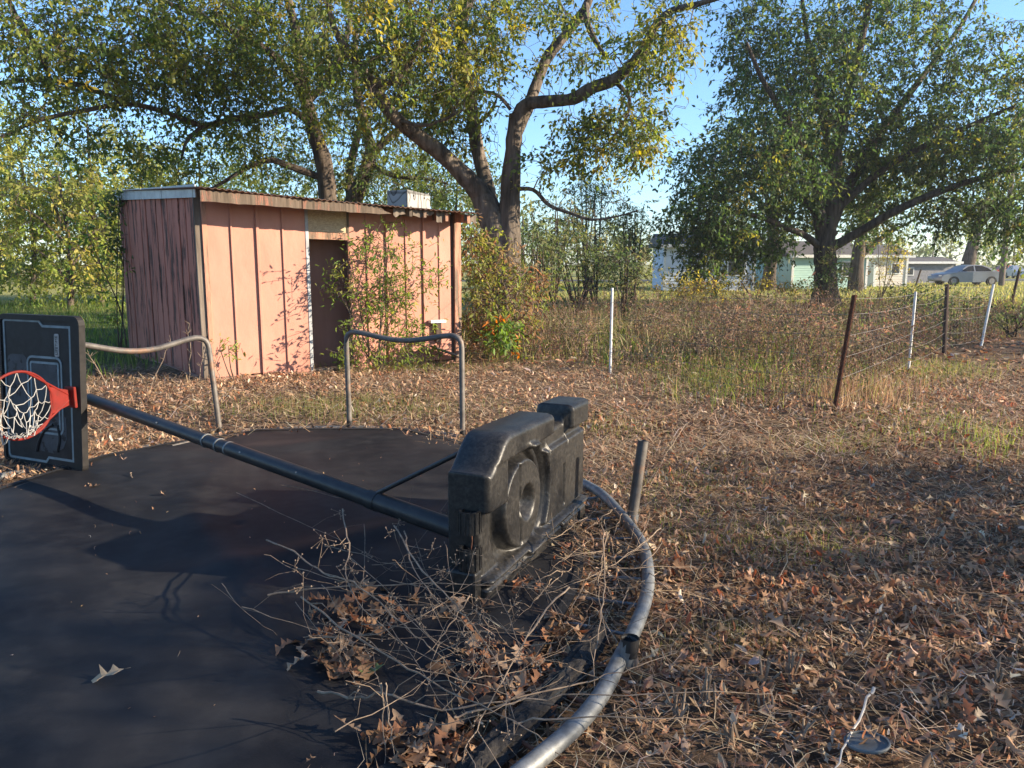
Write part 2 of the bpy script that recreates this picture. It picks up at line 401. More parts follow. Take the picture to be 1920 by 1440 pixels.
front_box(ds1, ds1 + .03, .0, .0, ztop(ds1) - .02, ztop(ds1) - .02, -.07, .006).build('door_jamb', M['peel_red'], shed, bevel=.003)
front_box(ds0, ds1, -.05, -.05, .045, .045, -.10, .0).build('threshold', M['grey_wood'], shed)
sc0, sc1 = ws(847), ws(863)
front_box(sc0, sc0 + .045, 0, 0, ztop(sc0) - .02, ztop(sc0) - .02, -.06, -.02).build('corner_gap_board', M['dark_wood'], shed)
front_box(sc0 + .045, W_ + .03, 0, 0, ztop(W_) + .02, ztop(W_) + .02, -.1, .025).build('corner_post', M['post_wood'], shed, bevel=.006)
front_box(-.045, seams[0] - .012, 0, 0, zFL + .02, zFL + .02, -.06, -.004).build('corner_post', M['grey_wood'], shed, bevel=.006)
front_box(seams[0] - .012, seams[0] + .05, .02, .02, zFL - .02, zFL - .02, -.015, .022).build('edge_trim', M['post_wood'], shed, bevel=.005)
def bspt(p, e): return p + e
# side wall of separate planks
npl = 15
for i in range(npl):
    a = i / npl * DL + .016; b = (i + 1) / npl * DL - .018
    off = random.uniform(-.012, .012); zt = lambda s: zFL + (zBL - zFL) * s / DL
    z0 = random.uniform(-.02, .04)
    m = MB(); P0, P1 = FL + SD * a, FL + SD * b
    lean = NS * random.uniform(-.01, .012)
    m.hexa([P0 + NS * (off - .02) + UP * z0, P1 + NS * (off - .02) + UP * z0, P1 + NS * off + UP * z0, P0 + NS * off + UP * z0],
           [P0 + NS * (off - .02) + lean + UP * (zt(a) - .02), P1 + NS * (off - .02) + lean + UP * (zt(b) - .02), P1 + NS * off + lean + UP * (zt(b) - .02), P0 + NS * off + lean + UP * (zt(a) - .02)])
    m.build('plank', M['peel_pink'], shed, bevel=.004)
# unseen walls, floor, so the doorway is dark for real
for nm, p, q, zp, zq in (('back_wall', BL, BR, zBL, zBR), ('side_wall', BR, FR, zBR, zFR), ('inner_wall', FL - NS * .06, BL - NS * .06, zFL, zBL)):
    d = (q - p).normalized(); n = Vector((d.y, -d.x, 0)) * .02
    MB().hexa([p - n, q - n, q + n, p + n], [p - n + UP * (zp - .03), q - n + UP * (zq - .03), q + n + UP * (zq - .03), p + n + UP * (zp - .03)]).build(nm, M['inside'], shed)
MB().hexa([v - UP * .05 for v in (FL, FR, BR, BL)], [v + UP * .02 for v in (FL, FR, BR, BL)]).build('shed_floor', M['inside'], shed)
ip0, ip1 = fpt(ds0 - .5, 0, -.5), fpt(ds1 + .5, 0, -.5)
MB().hexa([ip0, ip1, ip1 - NF * .02, ip0 - NF * .02], [v + UP * 2.1 for v in (ip0, ip1, ip1 - NF * .02, ip0 - NF * .02)]).build('added_partition', M['inside'], shed)  # board added close behind the opening so it catches skylight and reads brown
# roof of corrugated tin, sagging front edge
nu, nv = 260, 5; RV = []
for j in range(nv):
    for i in range(nu):
        u, v = i / (nu - 1), j / (nv - 1)
        p = (rfl * (1 - u) + rfr * u) * (1 - v) + (rbl * (1 - u) + rbr * u) * v
        z = (zr[0] * (1 - u) + zr[1] * u) * (1 - v) + (zr[2] * (1 - u) + zr[3] * u) * v
        z += .009 * math.sin(u * W_ / .076 * 2 * math.pi) - .015 * math.sin(u * math.pi) * (1 - v)
        p = p + NF * (.02 * math.sin(u * 23) * (1 - v))
        RV.append((p.x, p.y, z))
RV = np.array(RV); top = RV.copy(); top[:, 2] += .006
ii = np.arange(nu * nv).reshape(nv, nu); q = np.stack([ii[:-1, :-1], ii[:-1, 1:], ii[1:, 1:], ii[1:, :-1]], -1).reshape(-1, 4)
k = nu * nv; rim = np.stack([ii[0, :-1], ii[0, 1:], ii[0, 1:] + k, ii[0, :-1] + k], -1)
rimL = np.stack([ii[:-1, 0], ii[1:, 0], ii[1:, 0] + k, ii[:-1, 0] + k], -1); rimR = np.stack([ii[:-1, -1], ii[1:, -1], ii[1:, -1] + k, ii[:-1, -1] + k], -1)
roof = np_mesh('roof', np.concatenate([RV, top]), np.concatenate([q, q[:, ::-1] + k, rim, rimL, rimR]), M['tin'], shed, None, True)
# fascia: long board broken off at its right end, then bare rafter ends
def fascia(s0, s1, hL, hR, jag, m, drop=0.0, o=OVF - .05, th=.03, name='fascia_board'):
    n = 14; up, lo = [], []
    for i in range(n + 1):
        s = s0 + (s1 - s0) * i / n; t = i / n
        up.append((s, zroof(s, o) - .004 - drop)); lo.append((s, zroof(s, o) - .004 - drop - (hL + (hR - hL) * t) + random.uniform(-.006, .006)))
    if jag:
        e = lo[-1]; up[-1] = (s1 - .16, up[-1][1]); lo[-1] = (s1 + .12, e[1] + .02); lo.insert(-1, (s1 - .1, e[1] + .005)); up.insert(-1, (s1 + .02, up[-1][1] - .05))
    V = []; 
    for (s, z) in up + lo[::-1]: V.append((s, z))
    b = MB(); b.prism(V, FL + NF * (o - th / 2), T_, UP, NF * th); return b.build(name, m, shed)
sb1 = ws(706, 395); s_mid = ws(545, 390)
fascia(-.05, s_mid, .135, .115, False, M['peel_red']); fascia(s_mid + .01, sb1 - .1, .115, .105, True, M['peel_red'])
for px in (400, 470, 545, 620, 690, 746, 772, 812, 852):   # rafters
    s = ws(px, 400); w = .022
    zA, zB = zroof(s, OVF - .08), zroof(s, -.3); dp = .11 if px < 700 else random.uniform(.08, .13)
    b = MB(); c0, c1 = fpt(s - w, 0, OVF - .08), fpt(s + w, 0, OVF - .08); d0, d1 = fpt(s - w, 0, -.3), fpt(s + w, 0, -.3)
    b.hexa([c0 + UP * (zA - dp), c1 + UP * (zA - dp), d1 + UP * (zB - dp), d0 + UP * (zB - dp)], [c0 + UP * (zA - .004), c1 + UP * (zA - .004), d1 + UP * (zB - .004), d0 + UP * (zB - .004)])
    b.build('rafter', M['grey_wood'] if px < 760 else M['post_wood'], shed)
# ragged tails of sheathing under the eave (they make the torn shadow edge)
for px0, px1, hh in ((716, 738, .17), (752, 790, .10), (795, 815, .16), (846, 868, .2), (604, 640, .09)):
    a, b_ = ws(px0, 405), ws(px1, 405); n = 6; o = OVF - .13
    V = [(a, zroof(a, o)), (b_, zroof(b_, o))] + [(b_ - (b_ - a) * i / n, zroof(b_, o) - hh * random.uniform(.35, 1)) for i in range(n + 1)]
    MB().prism(V, FL + NF * o, T_, UP, NF * .012).build('torn_sheathing', M['grey_wood'], shed)
zs0 = zFL
wob = 0
for a, b in ((0.0, .34), (.345, .60), (.605, 1.03)):           # flashing strips over the plank side
    s0, s1 = a * DL - (.08 if a == 0 else 0), b * DL; zz = lambda s: (zFL + .075) + (zBL + .11 - (zFL + .075)) * s / DL
    P0, P1 = FL + SD * s0 + NS * .03, FL + SD * s1 + NS * .03
    MB().hexa([P0 + UP * (zz(s0) - .16), P1 + UP * (zz(s1) - .16), P1 + NS * .012 + UP * (zz(s1) - .16), P0 + NS * .012 + UP * (zz(s0) - .16)],
              [P0 + UP * zz(s0), P1 + UP * zz(s1), P1 + NS * .012 + UP * zz(s1), P0 + NS * .012 + UP * zz(s0)]).build('flashing', M['flash'], shed)

# loose board leaning on the shed's foot and a small white ledge
lb = MB(); c = fpt(ws(828, 655), .18, .16); lb.box(c, T_ * .26 - UP * .1, NF * .1, UP * .012 + T_ * .005)
tag(lb.build('loose_board', M['grey_wood'], bevel=.003), 'short brown plank propped against the foot of the pink shed', 'plank')
bk = empty('bracket_shelf', fpt(ws(818, 605), .40, .05), label='small chipped white ledge on a dark block fixed low on the shed', cat='ledge')
wsx = ws(818, 605); zb = ZP(602, fpt(wsx, 0).y)
MB().box(fpt(wsx - .02, zb, .07), T_ * .13, NF * .05, UP * .022).build('ledge', M['white_metal'], bk, bevel=.006)
MB().box(fpt(wsx, zb - .17, .05), T_ * .045, NF * .035, UP * .145).build('block', M['dark_wood'], bk, bevel=.004)

# knotty white box on the roof
mb, N_, L_, P_ = new_mat('knotty_whitewashed_board')
tc = N_.new("ShaderNodeTexCoord"); mp = N_.new("ShaderNodeMapping"); mp.inputs["Scale"].default_value = (1, 1, .55)
nz = N_.new("ShaderNodeTexNoise"); nz.inputs["Scale"].default_value = 3.2; nz.inputs["Detail"].default_value = 1
L_.new(tc.outputs["Object"], mp.inputs[0]); L_.new(mp.outputs[0], nz.inputs["Vector"])
mu = N_.new("ShaderNodeMath"); mu.operation = 'MULTIPLY'; mu.inputs[1].default_value = 9; L_.new(nz.outputs["Fac"], mu.inputs[0])
fr = N_.new("ShaderNodeMath"); fr.operation = 'FRACT'; L_.new(mu.outputs[0], fr.inputs[0])
rp = N_.new("ShaderNodeValToRGB"); rp.color_ramp.elements[0].position = .0; rp.color_ramp.elements[0].color = (.05, .04, .034, 1)
rp.color_ramp.elements[1].position = .38; rp.color_ramp.elements[1].color = (.27, .265, .25, 1); L_.new(fr.outputs[0], rp.inputs[0])
L_.new(rp.outputs[0], P_.inputs["Base Color"]); P_.inputs["Roughness"].default_value = .8
M['knot'] = mat('knot_hole', (.03, .02, .015), rough=.95)
Yb = fpt(ws(790, 380), 0, .1).y
c = A(764, 388, Yb); bt = (T_ + NF * .10).normalized(); bn = Vector((bt.y, -bt.x, 0))
bw = PXW(50, Yb) / abs(bt.x); zt_, zb_ = A(764, 356, Yb).z, zroof((c - FL).dot(T_), .05) + .03
box_c = Vector((c.x, c.y, 0))
# its corner points at the camera: long left return, bright right face
bt = (T_ * .86 - NF * .5).normalized(); bn = Vector((bt.y, -bt.x, 0))
wb = .60; db = .36; p0 = box_c
qs = [p0, p0 + bt * wb, p0 + bt * wb - bn * db, p0 - bn * db]
zlow = [zroof((q - FL).dot(T_), (q - FL).dot(NF)) + .03 for q in qs]
roofbox = empty('roof_box', p0 + bt * wb / 2 - bn * db / 2 + UP * min(zlow), label='whitewashed knotty wooden box sitting on the shed roof', cat='box')
def slab(pa, pb, n, za, zb2, nm):
    MB().hexa([pa + UP * za, pb + UP * zb2, pb - n * .02 + UP * zb2, pa - n * .02 + UP * za], [pa + UP * zt_, pb + UP * (zt_ - .03), pb - n * .02 + UP * (zt_ - .03), pa - n * .02 + UP * zt_]).build(nm, mb, roofbox)
slab(qs[0], qs[1], bn, zlow[0], zlow[1], 'front_side'); slab(qs[3], qs[0], -bt, zlow[3], zlow[0], 'left_side')
slab(qs[1] - bn * .021, qs[2], bt, zlow[1], zlow[2], 'right_side'); slab(qs[2] - bt * .021, qs[3] + bt * .021, -bn, zlow[2], zlow[3], 'back_side')
MB().hexa([q - UP * 0 + UP * (zt_ - .05) for q in qs], [q + UP * (zt_ + .004 - (.03 if i in (1, 2) else 0)) for i, q in enumerate(qs)]).build('lid', mb, roofbox)
for fx, fz in ((.27, .72), (.74, .66)):
    kp = qs[0] + bt * wb * fx + bn * .0 + UP * (zlow[0] + (zt_ - zlow[0]) * fz)
    MB().tube([kp - bn * .005, kp + bn * .004], .016, 8).build('knot', M['knot'], roofbox)

# ------------------------------------------------------------------ trampoline lying upside down
ringp = [(.1, 2.11), (.43, 2.74), (.64, 3.43), (.66, 4.15), (.42, 5.2), (-.44, 6.69), (-1.53, 7.1), (-2.64, 6.8), (-3.42, 5.75), (-3.75, 4.6), (-3.72, 3.3), (-3.1, 2.0), (-2.0, 1.2), (-.8, 1.25)]
RING = spline([(x, y, 0) for x, y in ringp], 140, True)
RC = np.array([-1.55, 4.2, 0])
zr_ = .05 - .085 * sstep(4.7, 5.9, RING[:, 1])
RING[:, 2] = zr_
tramp = empty('trampoline', (-1.55, 4.2, 0), label='upside down trampoline with black mat on the ground and bent legs up', cat='trampoline')
b = MB(); b.tube(list(RING) + [RING[0]], .030, 14, cap=False); b.build('ring_frame', M['galv'], tramp, smooth=True)
NA, NR = 140, 60; mv = []; 
for j in range(NR):
    t = (j + 1) / NR
    for i in range(NA):
        e = RC + (RING[i] - RC) * (1 - .30 / np.linalg.norm((RING[i] - RC)[:2]) * 1.05)
        p = RC + (e - RC) * t
        z = .032 + .010 * math.sin(p[0] * 2.3 + p[1]) * math.sin(p[1] * 1.9) + .008 * math.sin(p[0] * 5 + 1) * math.sin(p[1] * 3.1 + p[0]) + .006 * t
        z += .020 * max(0, math.sin(p[0] * 1.4 - p[1] * 2.3 + .8 * math.sin(p[0] * 1.1))) ** 14 + .016 * max(0, math.sin(p[0] * 2.6 + p[1] * .9 + .6 * math.sin(p[1] * 1.7) + 2)) ** 16
        mv.append((p[0], p[1], z))
mv.append((RC[0], RC[1], .034)); mf = []
for j in range(NR - 1):
    for i in range(NA): mf.append((j * NA + i, (j + 1) * NA + i, (j + 1) * NA + (i + 1) % NA, j * NA + (i + 1) % NA))
mf3 = [(NA * NR, i, (i + 1) % NA) for i in range(NA)]
mm, N_, L_, P_ = new_mat('black_jump_mat')
f1, _ = noise_fac(N_, L_, 1.1, (1, 1, 1), 4, .42, .66); f2, nzf = noise_fac(N_, L_, 180, (1, 1, 1), 3, .3, .7)
c1 = mixc(N_, L_, f2, (.0065, .007, .0085), (.0125, .0125, .0145)); f3, _ = noise_fac(N_, L_, 9, (1, 1, 1), 8, .45, .75)
c2 = mixc(N_, L_, f1, c1, (.023, .0225, .0235)); mlt = N_.new("ShaderNodeMath"); mlt.operation = 'MULTIPLY'; L_.new(f3, mlt.inputs[0]); mlt.inputs[1].default_value = .35
c3 = mixc(N_, L_, mlt.outputs[0], c2, (.05, .047, .045)); L_.new(c3, P_.inputs["Base Color"])
P_.inputs["Roughness"].default_value = .6; P_.inputs["Specular IOR Level"].default_value = .13
bp = N_.new("ShaderNodeBump"); bp.inputs["Strength"].default_value = .25; bp.inputs["Distance"].default_value = .002; L_.new(nzf.outputs["Fac"], bp.inputs["Height"]); L_.new(bp.outputs[0], P_.inputs["Normal"])
np_mesh('jump_mat', mv, [np.array(mf), np.array(mf3)], mm, tramp, None, True)
EV = np.array(mv[(NR - 1) * NA:NR * NA]); EI = RC + (EV - RC) * .978; EI[:, 2] = EV[:, 2] + .006; EO = EV.copy(); EO[:, 2] += .007; eb = np.arange(NA); e2 = (eb + 1) % NA
np_mesh('sewn_edge', np.concatenate([EI, EO]), np.stack([eb, eb + NA, e2 + NA, e2], 1), mat('webbing', (.035, .033, .032), (.018, .017, .017), 90, rough=.8, spec=.15), tramp)
MATPOLY = np.array(mv[(NR - 1) * NA:NR * NA])[:, :2]
spr = MB(); spr_me = None
for i in range(0, NA, 4):                     # coil springs between ring and mat edge
    if RING[i][1] > 4.8: continue
    a = Vector(RING[i]); a.z = .035; e = Vector((*MATPOLY[i], .012)); d = e - a; ln = d.length
    b = MB(); pts = []; rr = []
    n = 22
    for k in range(n + 1):
        pts.append(a + d * (.1 + .75 * k / n)); rr.append(.0085 if k % 2 else .0065)
    b.tube([a, a + d * .1], .003, 5); b.tube(pts, rr, 7); b.tube([a + d * .85, a + d], .003, 5)
    b.build('spring', M['rust'] if (RING[i][1] < 2.75) else M['galv'], tramp, smooth=True)
def leg(p0, p1, h, lean0=(0, 0), lean1=(0, 0), dip=.06):
    p0, p1 = Vector((*p0, 0)), Vector((*p1, 0)); d = (p1 - p0).normalized()
    t0 = p0 + Vector((*lean0, h)); t1 = p1 + Vector((*lean1, h)); r = .10
    q0 = t0 - (t0 - p0).normalized() * r; q1 = t1 - (t1 - p1).normalized() * r
    e = (t1 - t0).normalized(); L = (t1 - t0).length
    arc0 = [q0 * (1 - u) ** 2 + t0 * 2 * u * (1 - u) + (t0 + e * r) * u * u for u in (0, .25, .5, .75, 1)]
    arc1 = [(t1 - e * r) * (1 - u) ** 2 + t1 * 2 * u * (1 - u) + q1 * u * u for u in (0, .25, .5, .75, 1)]
    mid = [t0 + e * L * u - UP * dip * math.sin((u - .1) / .8 * math.pi) ** 1.3 for u in np.linspace(.15, .85, 11)]
    b = MB(); b.tube([p0] + arc0 + mid + arc1 + [p1], .0245, 12)
    o = b.build('leg', M['galv_dark'], tramp, smooth=True)
    for q, tt in ((p0, t0), (p1, t1)):
        d = (tt - q).normalized()
        MB().tube([q - UP * .03, q + d * .045], .0265, 12).build('leg_end_cap', M['black_tube'], o, smooth=True)
leg((-1.53, 7.1), (-.44, 6.69), ZP(624, 7.0), (-.01, .02), (0, 0))
leg((-2.64, 6.8), (-3.58, 6.05), ZP(632, 6.8), (-.06, 0), (0, .05), .085)
sk = G(1183, 985); st = A(1206, 826, sk.y + .02)
b = MB(); b.tube([sk - UP * .02, sk + (st - sk) * .14], .037, 14); b.build('leg_socket', M['galv'], tramp, smooth=True)
b = MB(); b.tube([sk + (st - sk) * .1, st], .031, 14, cap=False); b.tube([st, st - (st - sk) * .4], .027, 14, cap=False); b.build('leg_stub', M['galv_dark'], tramp, smooth=True)
sk2 = G(1172, 1246, .03); st2 = sk2 + Vector((.015, -.01, .10))
b = MB(); b.tube([sk2, st2], .033, 12, cap=False); b.build('leg_socket', M['galv'], tramp, smooth=True)
b = MB(); b.tube([st2 - UP * .035, st2 + UP * .012], .0335, 12, cap=False); b.tube([st2 - UP * .06, st2 - UP * .012], .029, 12); b.build('socket_cap', M['black_tube'], tramp, smooth=True)

# weathered timber inside the ring
tl = spline([G(1122, 1178, .04), G(1075, 1250, .04), G(985, 1345, .04), G(880, 1450, .04)], 24)
tl = spline(tl, 60); ux = unit(np.gradient(tl, axis=0)); sx = np.stack([-ux[:, 1], ux[:, 0], np.zeros(61)], 1); NSd = 22; TV = []
for i_ in range(61):
    for k in range(NSd):
        g = 2 * math.pi * k / NSd; crk = 1 - .30 * max(0, math.sin(g * 4 + .6 * math.sin(i_ * .21))) ** 5 - .16 * max(0, math.sin(g * 9 + i_ * .05)) ** 4
        rr_ = crk * (1 + .10 * math.sin(i_ * .7 + k) * math.sin(i_ * .23)) * (.6 if i_ in (0, 60) else 1)
        TV.append(tl[i_] + sx[i_] * .055 * math.cos(g) * rr_ + np.array((0, 0, .028 * math.sin(g) * rr_ - .008)) + rng.normal(0, .0022, 3))
TF = [(a * NSd + k, a * NSd + (k + 1) % NSd, (a + 1) * NSd + (k + 1) % NSd, (a + 1) * NSd + k) for a in range(60) for k in range(NSd)]
tmb = MB(); tmb.add(TV, TF + [tuple(range(NSd))[::-1], tuple(60 * NSd + k for k in range(NSd))])
tag(tmb.build('rotten_timber', M['black_log']), 'dark cracked timber lying along the inside of the steel ring', 'timber')
b = MB(); b.tube([G(322, 838, .03), G(368, 826, .03)], .018, 8); tag(b.build('metal_offcut', M['galv_dark'], smooth=True), 'short pale metal bar half buried in leaves past the mat', 'metal bar')

# ------------------------------------------------------------------ basketball hoop tipped on its side
hoop = empty('basketball_hoop', (-.1, 3.5, 0), label='portable basketball hoop tipped over with black base, pole and backboard', cat='basketball hoop')
b0, b1 = G(900, 1136), G(1078, 970); U = (b1 - b0).normalized(); LB = 1.40
NB = Vector((U.y, -U.x, 0)); HB = .75                           # underside faces right of the camera
def sm(a, b, x): t = min(max((x - a) / (b - a), 0), 1); return t * t * (3 - 2 * t)
def plate(x, y, x0, x1, y0, y1, e): return sm(x0 - e, x0 + e, x) * (1 - sm(x1 - e, x1 + e, x)) * sm(y0 - e, y0 + e, y) * (1 - sm(y1 - e, y1 + e, y))
def depth(s, h):
    top_ = max(.055 * plate(s, h, -1, .80, .62, 2, .009), .055 * plate(s, h, 1.10, 2, .585, 2, .008), .05 * plate(s, h, -1, .21, .42, 2, .013))
    r = math.hypot((s - .43) * .95, h - .355); a = math.hypot((s - .45) * .95, h - .355)
    rec = -.04 * plate(s, h, .1, .95, .13, .60, .04) * (1 - sm(.30, .34, a))
    dsc = rec +   .075 * (1 - sm(.205, .238, r)) if r < .25 else rec
    d = max(top_, dsc) if top_ > .004 else dsc
    d -= .07 * (1 - sm(.04, .10, math.hypot(s - .48, h - .345))) + .03 * (1 - sm(.007, .013, abs(s - .385 + .03 * (h - .35)))) * (1 - sm(.19, .21, r))
    if s > .45: d += .03 * sm(.245, .262, a) * (1 - sm(.285, .30, a))
    d += .028 * plate(s, h, .74, 1.385, .135, .535, .010) * sm(.335, .35, a)
    d -= .040 * plate(s, h, 1.02, 1.045, .17, .40, .006)
    d += .045 * (1 - sm(.115, .13, h)) + .014 * plate(s, h, -1, 2, .10, .118, .005) - .014 * plate(s, h, -1, 2, .072, .086, .005)
    d -= .035 * plate(s, h, .95, .985, .0, .075, .006)
    return d
def ytop(s): return HB - .035 * s / LB - .15 * (1 - sm(0, .26, s)) ** 1.4 - .095 * sm(.80, .82, s) * (1 - sm(1.085, 1.105, s))
nu, nv = 220, 110; th = .165; V = []; Fc = []
for bk_ in (0, 1):
    for i in range(nu + 1):
        s_ = LB * i / nu; yt = ytop(s_)
        for j in range(nv + 1):
            h_ = yt * j / nv; e = max(min(s_, LB - s_, h_ + .02, yt - h_), 0)
            rnd = .034 * (1 - math.sqrt(max(0, 1 - (1 - min(e / .034, 1)) ** 2)))
            V.append(tuple(b0 + U * s_ + UP * h_ + NB * ((depth(s_, h_) - rnd) if not bk_ else (-th + rnd * .7))))
vid = lambda i, j, k: k * (nu + 1) * (nv + 1) + i * (nv + 1) + j
for i in range(nu):
    for j in range(nv):
        Fc.append((vid(i, j, 0), vid(i + 1, j, 0), vid(i + 1, j + 1, 0), vid(i, j + 1, 0))); Fc.append((vid(i, j + 1, 1), vid(i + 1, j + 1, 1), vid(i + 1, j, 1), vid(i, j, 1)))
    Fc.append((vid(i, 0, 1), vid(i + 1, 0, 1), vid(i + 1, 0, 0), vid(i, 0, 0))); Fc.append((vid(i, nv, 0), vid(i + 1, nv, 0), vid(i + 1, nv, 1), vid(i, nv, 1)))
for j in range(nv):
    Fc.append((vid(0, j, 0), vid(0, j + 1, 0), vid(0, j + 1, 1), vid(0, j, 1))); Fc.append((vid(nu, j, 1), vid(nu, j + 1, 1), vid(nu, j + 1, 0), vid(nu, j, 0)))
base = np_mesh('base', V, np.array(Fc), M['black_plastic'], hoop, None, True)
# wheel sockets at the near end
for zc in (ZP(978, b0.y), ZP(1046, b0.y)):
    c = b0 + NB * .02 + U * -.015 - NB * .06; c.z = zc; b = MB(); n = 18
    b.tube([c - UP * .05, c + UP * .05], .048, n, cap=False)
    for g in range(12): b.box(c + (U * math.cos(g * .5236) + NB * math.sin(g * .5236)) * .049, (U * math.cos(g * .5236) + NB * math.sin(g * .5236)) * .003, (U * -math.sin(g * .5236) + NB * math.cos(g * .5236)) * .004, UP * .048); b.tube([c + UP * .05, c - UP * .03], .036, n, cap=False)
    V0 = [c + UP * .05 + (U * math.cos(2 * math.pi * k / n) + NB * math.sin(2 * math.pi * k / n)) * r for r in (.036, .046) for k in range(n)]
    b.add(V0, [(k, (k + 1) % n, n + (k + 1) % n, n + k) for k in range(n)])
    for g in range(3): b.box(c, (U * math.cos(g * 1.05) + NB * math.sin(g * 1.05)) * .036, (U * -math.sin(g * 1.05) + NB * math.cos(g * 1.05)) * .002, UP * .04)
    b.build('wheel_socket', M['black_plastic'], base, smooth=True)
c = b0 - U * .02 - NB * .07; b = MB(); zc = ZP(1090, b0.y)
b.box(Vector((c.x, c.y, .085)), U * .035, NB * .075, UP * .085); b.build('foot_block', M['black_plastic'], base, bevel=.012)
b = MB(); c1 = b0 - U * .015 - NB * .04; b.tube(spline([(c1.x, c1.y, ZP(985, b0.y)), (c1.x + .01, c1.y - .01, ZP(1010, b0.y)), (c1.x, c1.y, ZP(1040, b0.y))], 8), .003, 5)
b.build('rusty_wire', M['rust'], base)
# pole
p0 = A(880, 1002, b0.y + .12); p1 = A(168, 748, 5.52); pd = (p1 - p0).normalized()
def on_pole(px):
    lo, hi = 0.0, 1.0
    for _ in range(40):
        m_ = (lo + hi) / 2; q = p0 + (p1 - p0) * m_; dep = q.y * cp - (q.z - H) * sp
        if CX + F_PX * q.x / dep > px: lo = m_
        else: hi = m_
    return p0 + (p1 - p0) * lo
j1, j2 = on_pole(705), on_pole(425)
MB().tube([p0, j1], .047, 18).build('pole', M['black_tube'], hoop, smooth=True)
MB().tube([j1 - pd * .02, j2], .0435, 18).build('pole', M['black_tube'], hoop, smooth=True)
MB().tube([j2 - pd * .02, p1], .0405, 18).build('pole', M['black_tube'], hoop, smooth=True)
for px, r in ((430, .0445), (412, .0442), (388, .0445), (705, .0485)):
    q = on_pole(px); MB().tube([q - pd * .006, q + pd * .006], r, 18).build('collar', M['galv'] if px != 705 else M['black_tube'], hoop, smooth=True)
for px in (455, 560, 300):
    q = on_pole(px); MB().tube([q, q + Vector((0, -.05, .02))], .006, 6).build('bolt', M['galv'], hoop)
sa = on_pole(702); sb = b0 + U * .22 + UP * (HB * .88) - NB * (th - .02)
MB().tube([sa + UP * .03, sb], .0125, 10).build('brace', M['black_tube'], hoop, smooth=True)
MB().tube([sa - pd * .03, sa + pd * .03], .05, 14).build('brace_clamp', M['black_tube'], hoop, smooth=True)
# backboard
q0, q1 = G(12, 868), G(158, 892); AX = (q1 - q0).normalized(); BWd = (q1 - q0).length; BH = 1.13; ON = Vector((AX.y, -AX.x, 0))   # ON: out of the face
if ON.y > 0: ON = -ON
O0 = q0 + UP * .012; UB = (UP + AX * .085).normalized()
def bp_(a, b_, o=0.0): return O0 + AX * a + UB * b_ + ON * o
def rrect(x0, x1, y0, y1, r, n=5):
    out = []
    for cx, cy, s in ((x1 - r, y1 - r, 0), (x0 + r, y1 - r, 90), (x0 + r, y0 + r, 180), (x1 - r, y0 + r, 270)):
        out += [(cx + r * math.cos(R(s + 90 * k / n)), cy + r * math.sin(R(s + 90 * k / n))) for k in range(n + 1)]
    return out
def frame_loop(outer, inner, o0, o1, name, m, parent):
    b = MB(); n = len(outer)
    V = [bp_(*p, o0) for p in outer] + [bp_(*p, o0) for p in inner] + [bp_(*p, o1) for p in outer] + [bp_(*p, o1) for p in inner]; Fq = []
    for i in range(n):
        j = (i + 1) % n
        Fq += [(2 * n + i, 2 * n + j, 3 * n + j, 3 * n + i), (i, n + i, n + j, j), (i, j, 2 * n + j, 2 * n + i), (n + i, 3 * n + i, 3 * n + j, n + j)]
    b.add(V, Fq); return b.build(name, m, parent)
bb = MB().prism(rrect(.0, BWd, 0, BH, .06), bp_(0, 0, -.04), AX, UB, ON * .04).build('backboard', M['board_black'], hoop, bevel=.008)
frame_loop(rrect(-.004, BWd + .004, -.004, BH + .004, .062), rrect(.022, BWd - .085, .03, BH - .035, .03), -.036, .012, 'board_rim', M['board_rim'], bb)
def strip_path(pts, w, nm, closed=True, o=.004):  # painted line as a thin raised band
    P = [Vector((p[0], p[1], 0)) for p in pts]; n = len(P); inn, out = [], []
    for i in range(n):
        d1 = (P[i] - P[i - 1]).normalized(); d2 = (P[(i + 1) % n] - P[i]).normalized(); nn = (Vector((-d1.y, d1.x, 0)) + Vector((-d2.y, d2.x, 0))).normalized()
        k = w / 2 / max(.4, nn.dot(Vector((-d2.y, d2.x, 0)))); inn.append((P[i] + nn * k)[:2]); out.append((P[i] - nn * k)[:2])
    frame_loop(out, inn, .0005, o, nm, M['stripe'], bb)
a0, a1 = .05, BWd - .105
strip_path([(a0, .07), (a0, BH - .05), (a0 + .02, BH - .04), (a0 + .39, BH - .04), (a0 + .43, BH - .075), (a1, BH - .075), (a1, .085), (a0 + .45, .085), (a0 + .42, .05), (a0 + .02, .05)][::-1], .017, 'border_stripe')
strip_path(rrect(.30, .665, .27, .83, .05, 4), .016, 'target_stripe'); strip_path(rrect(.335, .632, .305, .79, .012, 2), .016, 'target_stripe')
MB().prism(rrect(.07, .30, .36, .84, .06), bp_(0, 0, .0004), AX, UB, ON * .0014).build('grey_print', M['board_grey'], bb)
MB().prism(rrect(.345, .62, .50, .785, .03), bp_(0, 0, .0004), AX, UB, ON * .0016).build('grey_print', M['board_grey'], bb)
MB().prism([(.40, .13), (.55, .12), (.66, .17), (.70, .24), (.70, .40), (.64, .42), (.52, .36), (.44, .25)], bp_(0, 0, .0004), AX, UB, ON * .0018).build('grey_print', M['board_grey'], bb)
for pts in ([(.37, .12), (.40, .2), (.47, .29), (.56, .34)], [(.60, .14), (.63, .24), (.61, .34)]):
    C = spline([bp_(*p, .004) for p in pts], 12); MB().tube(C, .011, 6).build('ball_line', M['board_black'], bb)
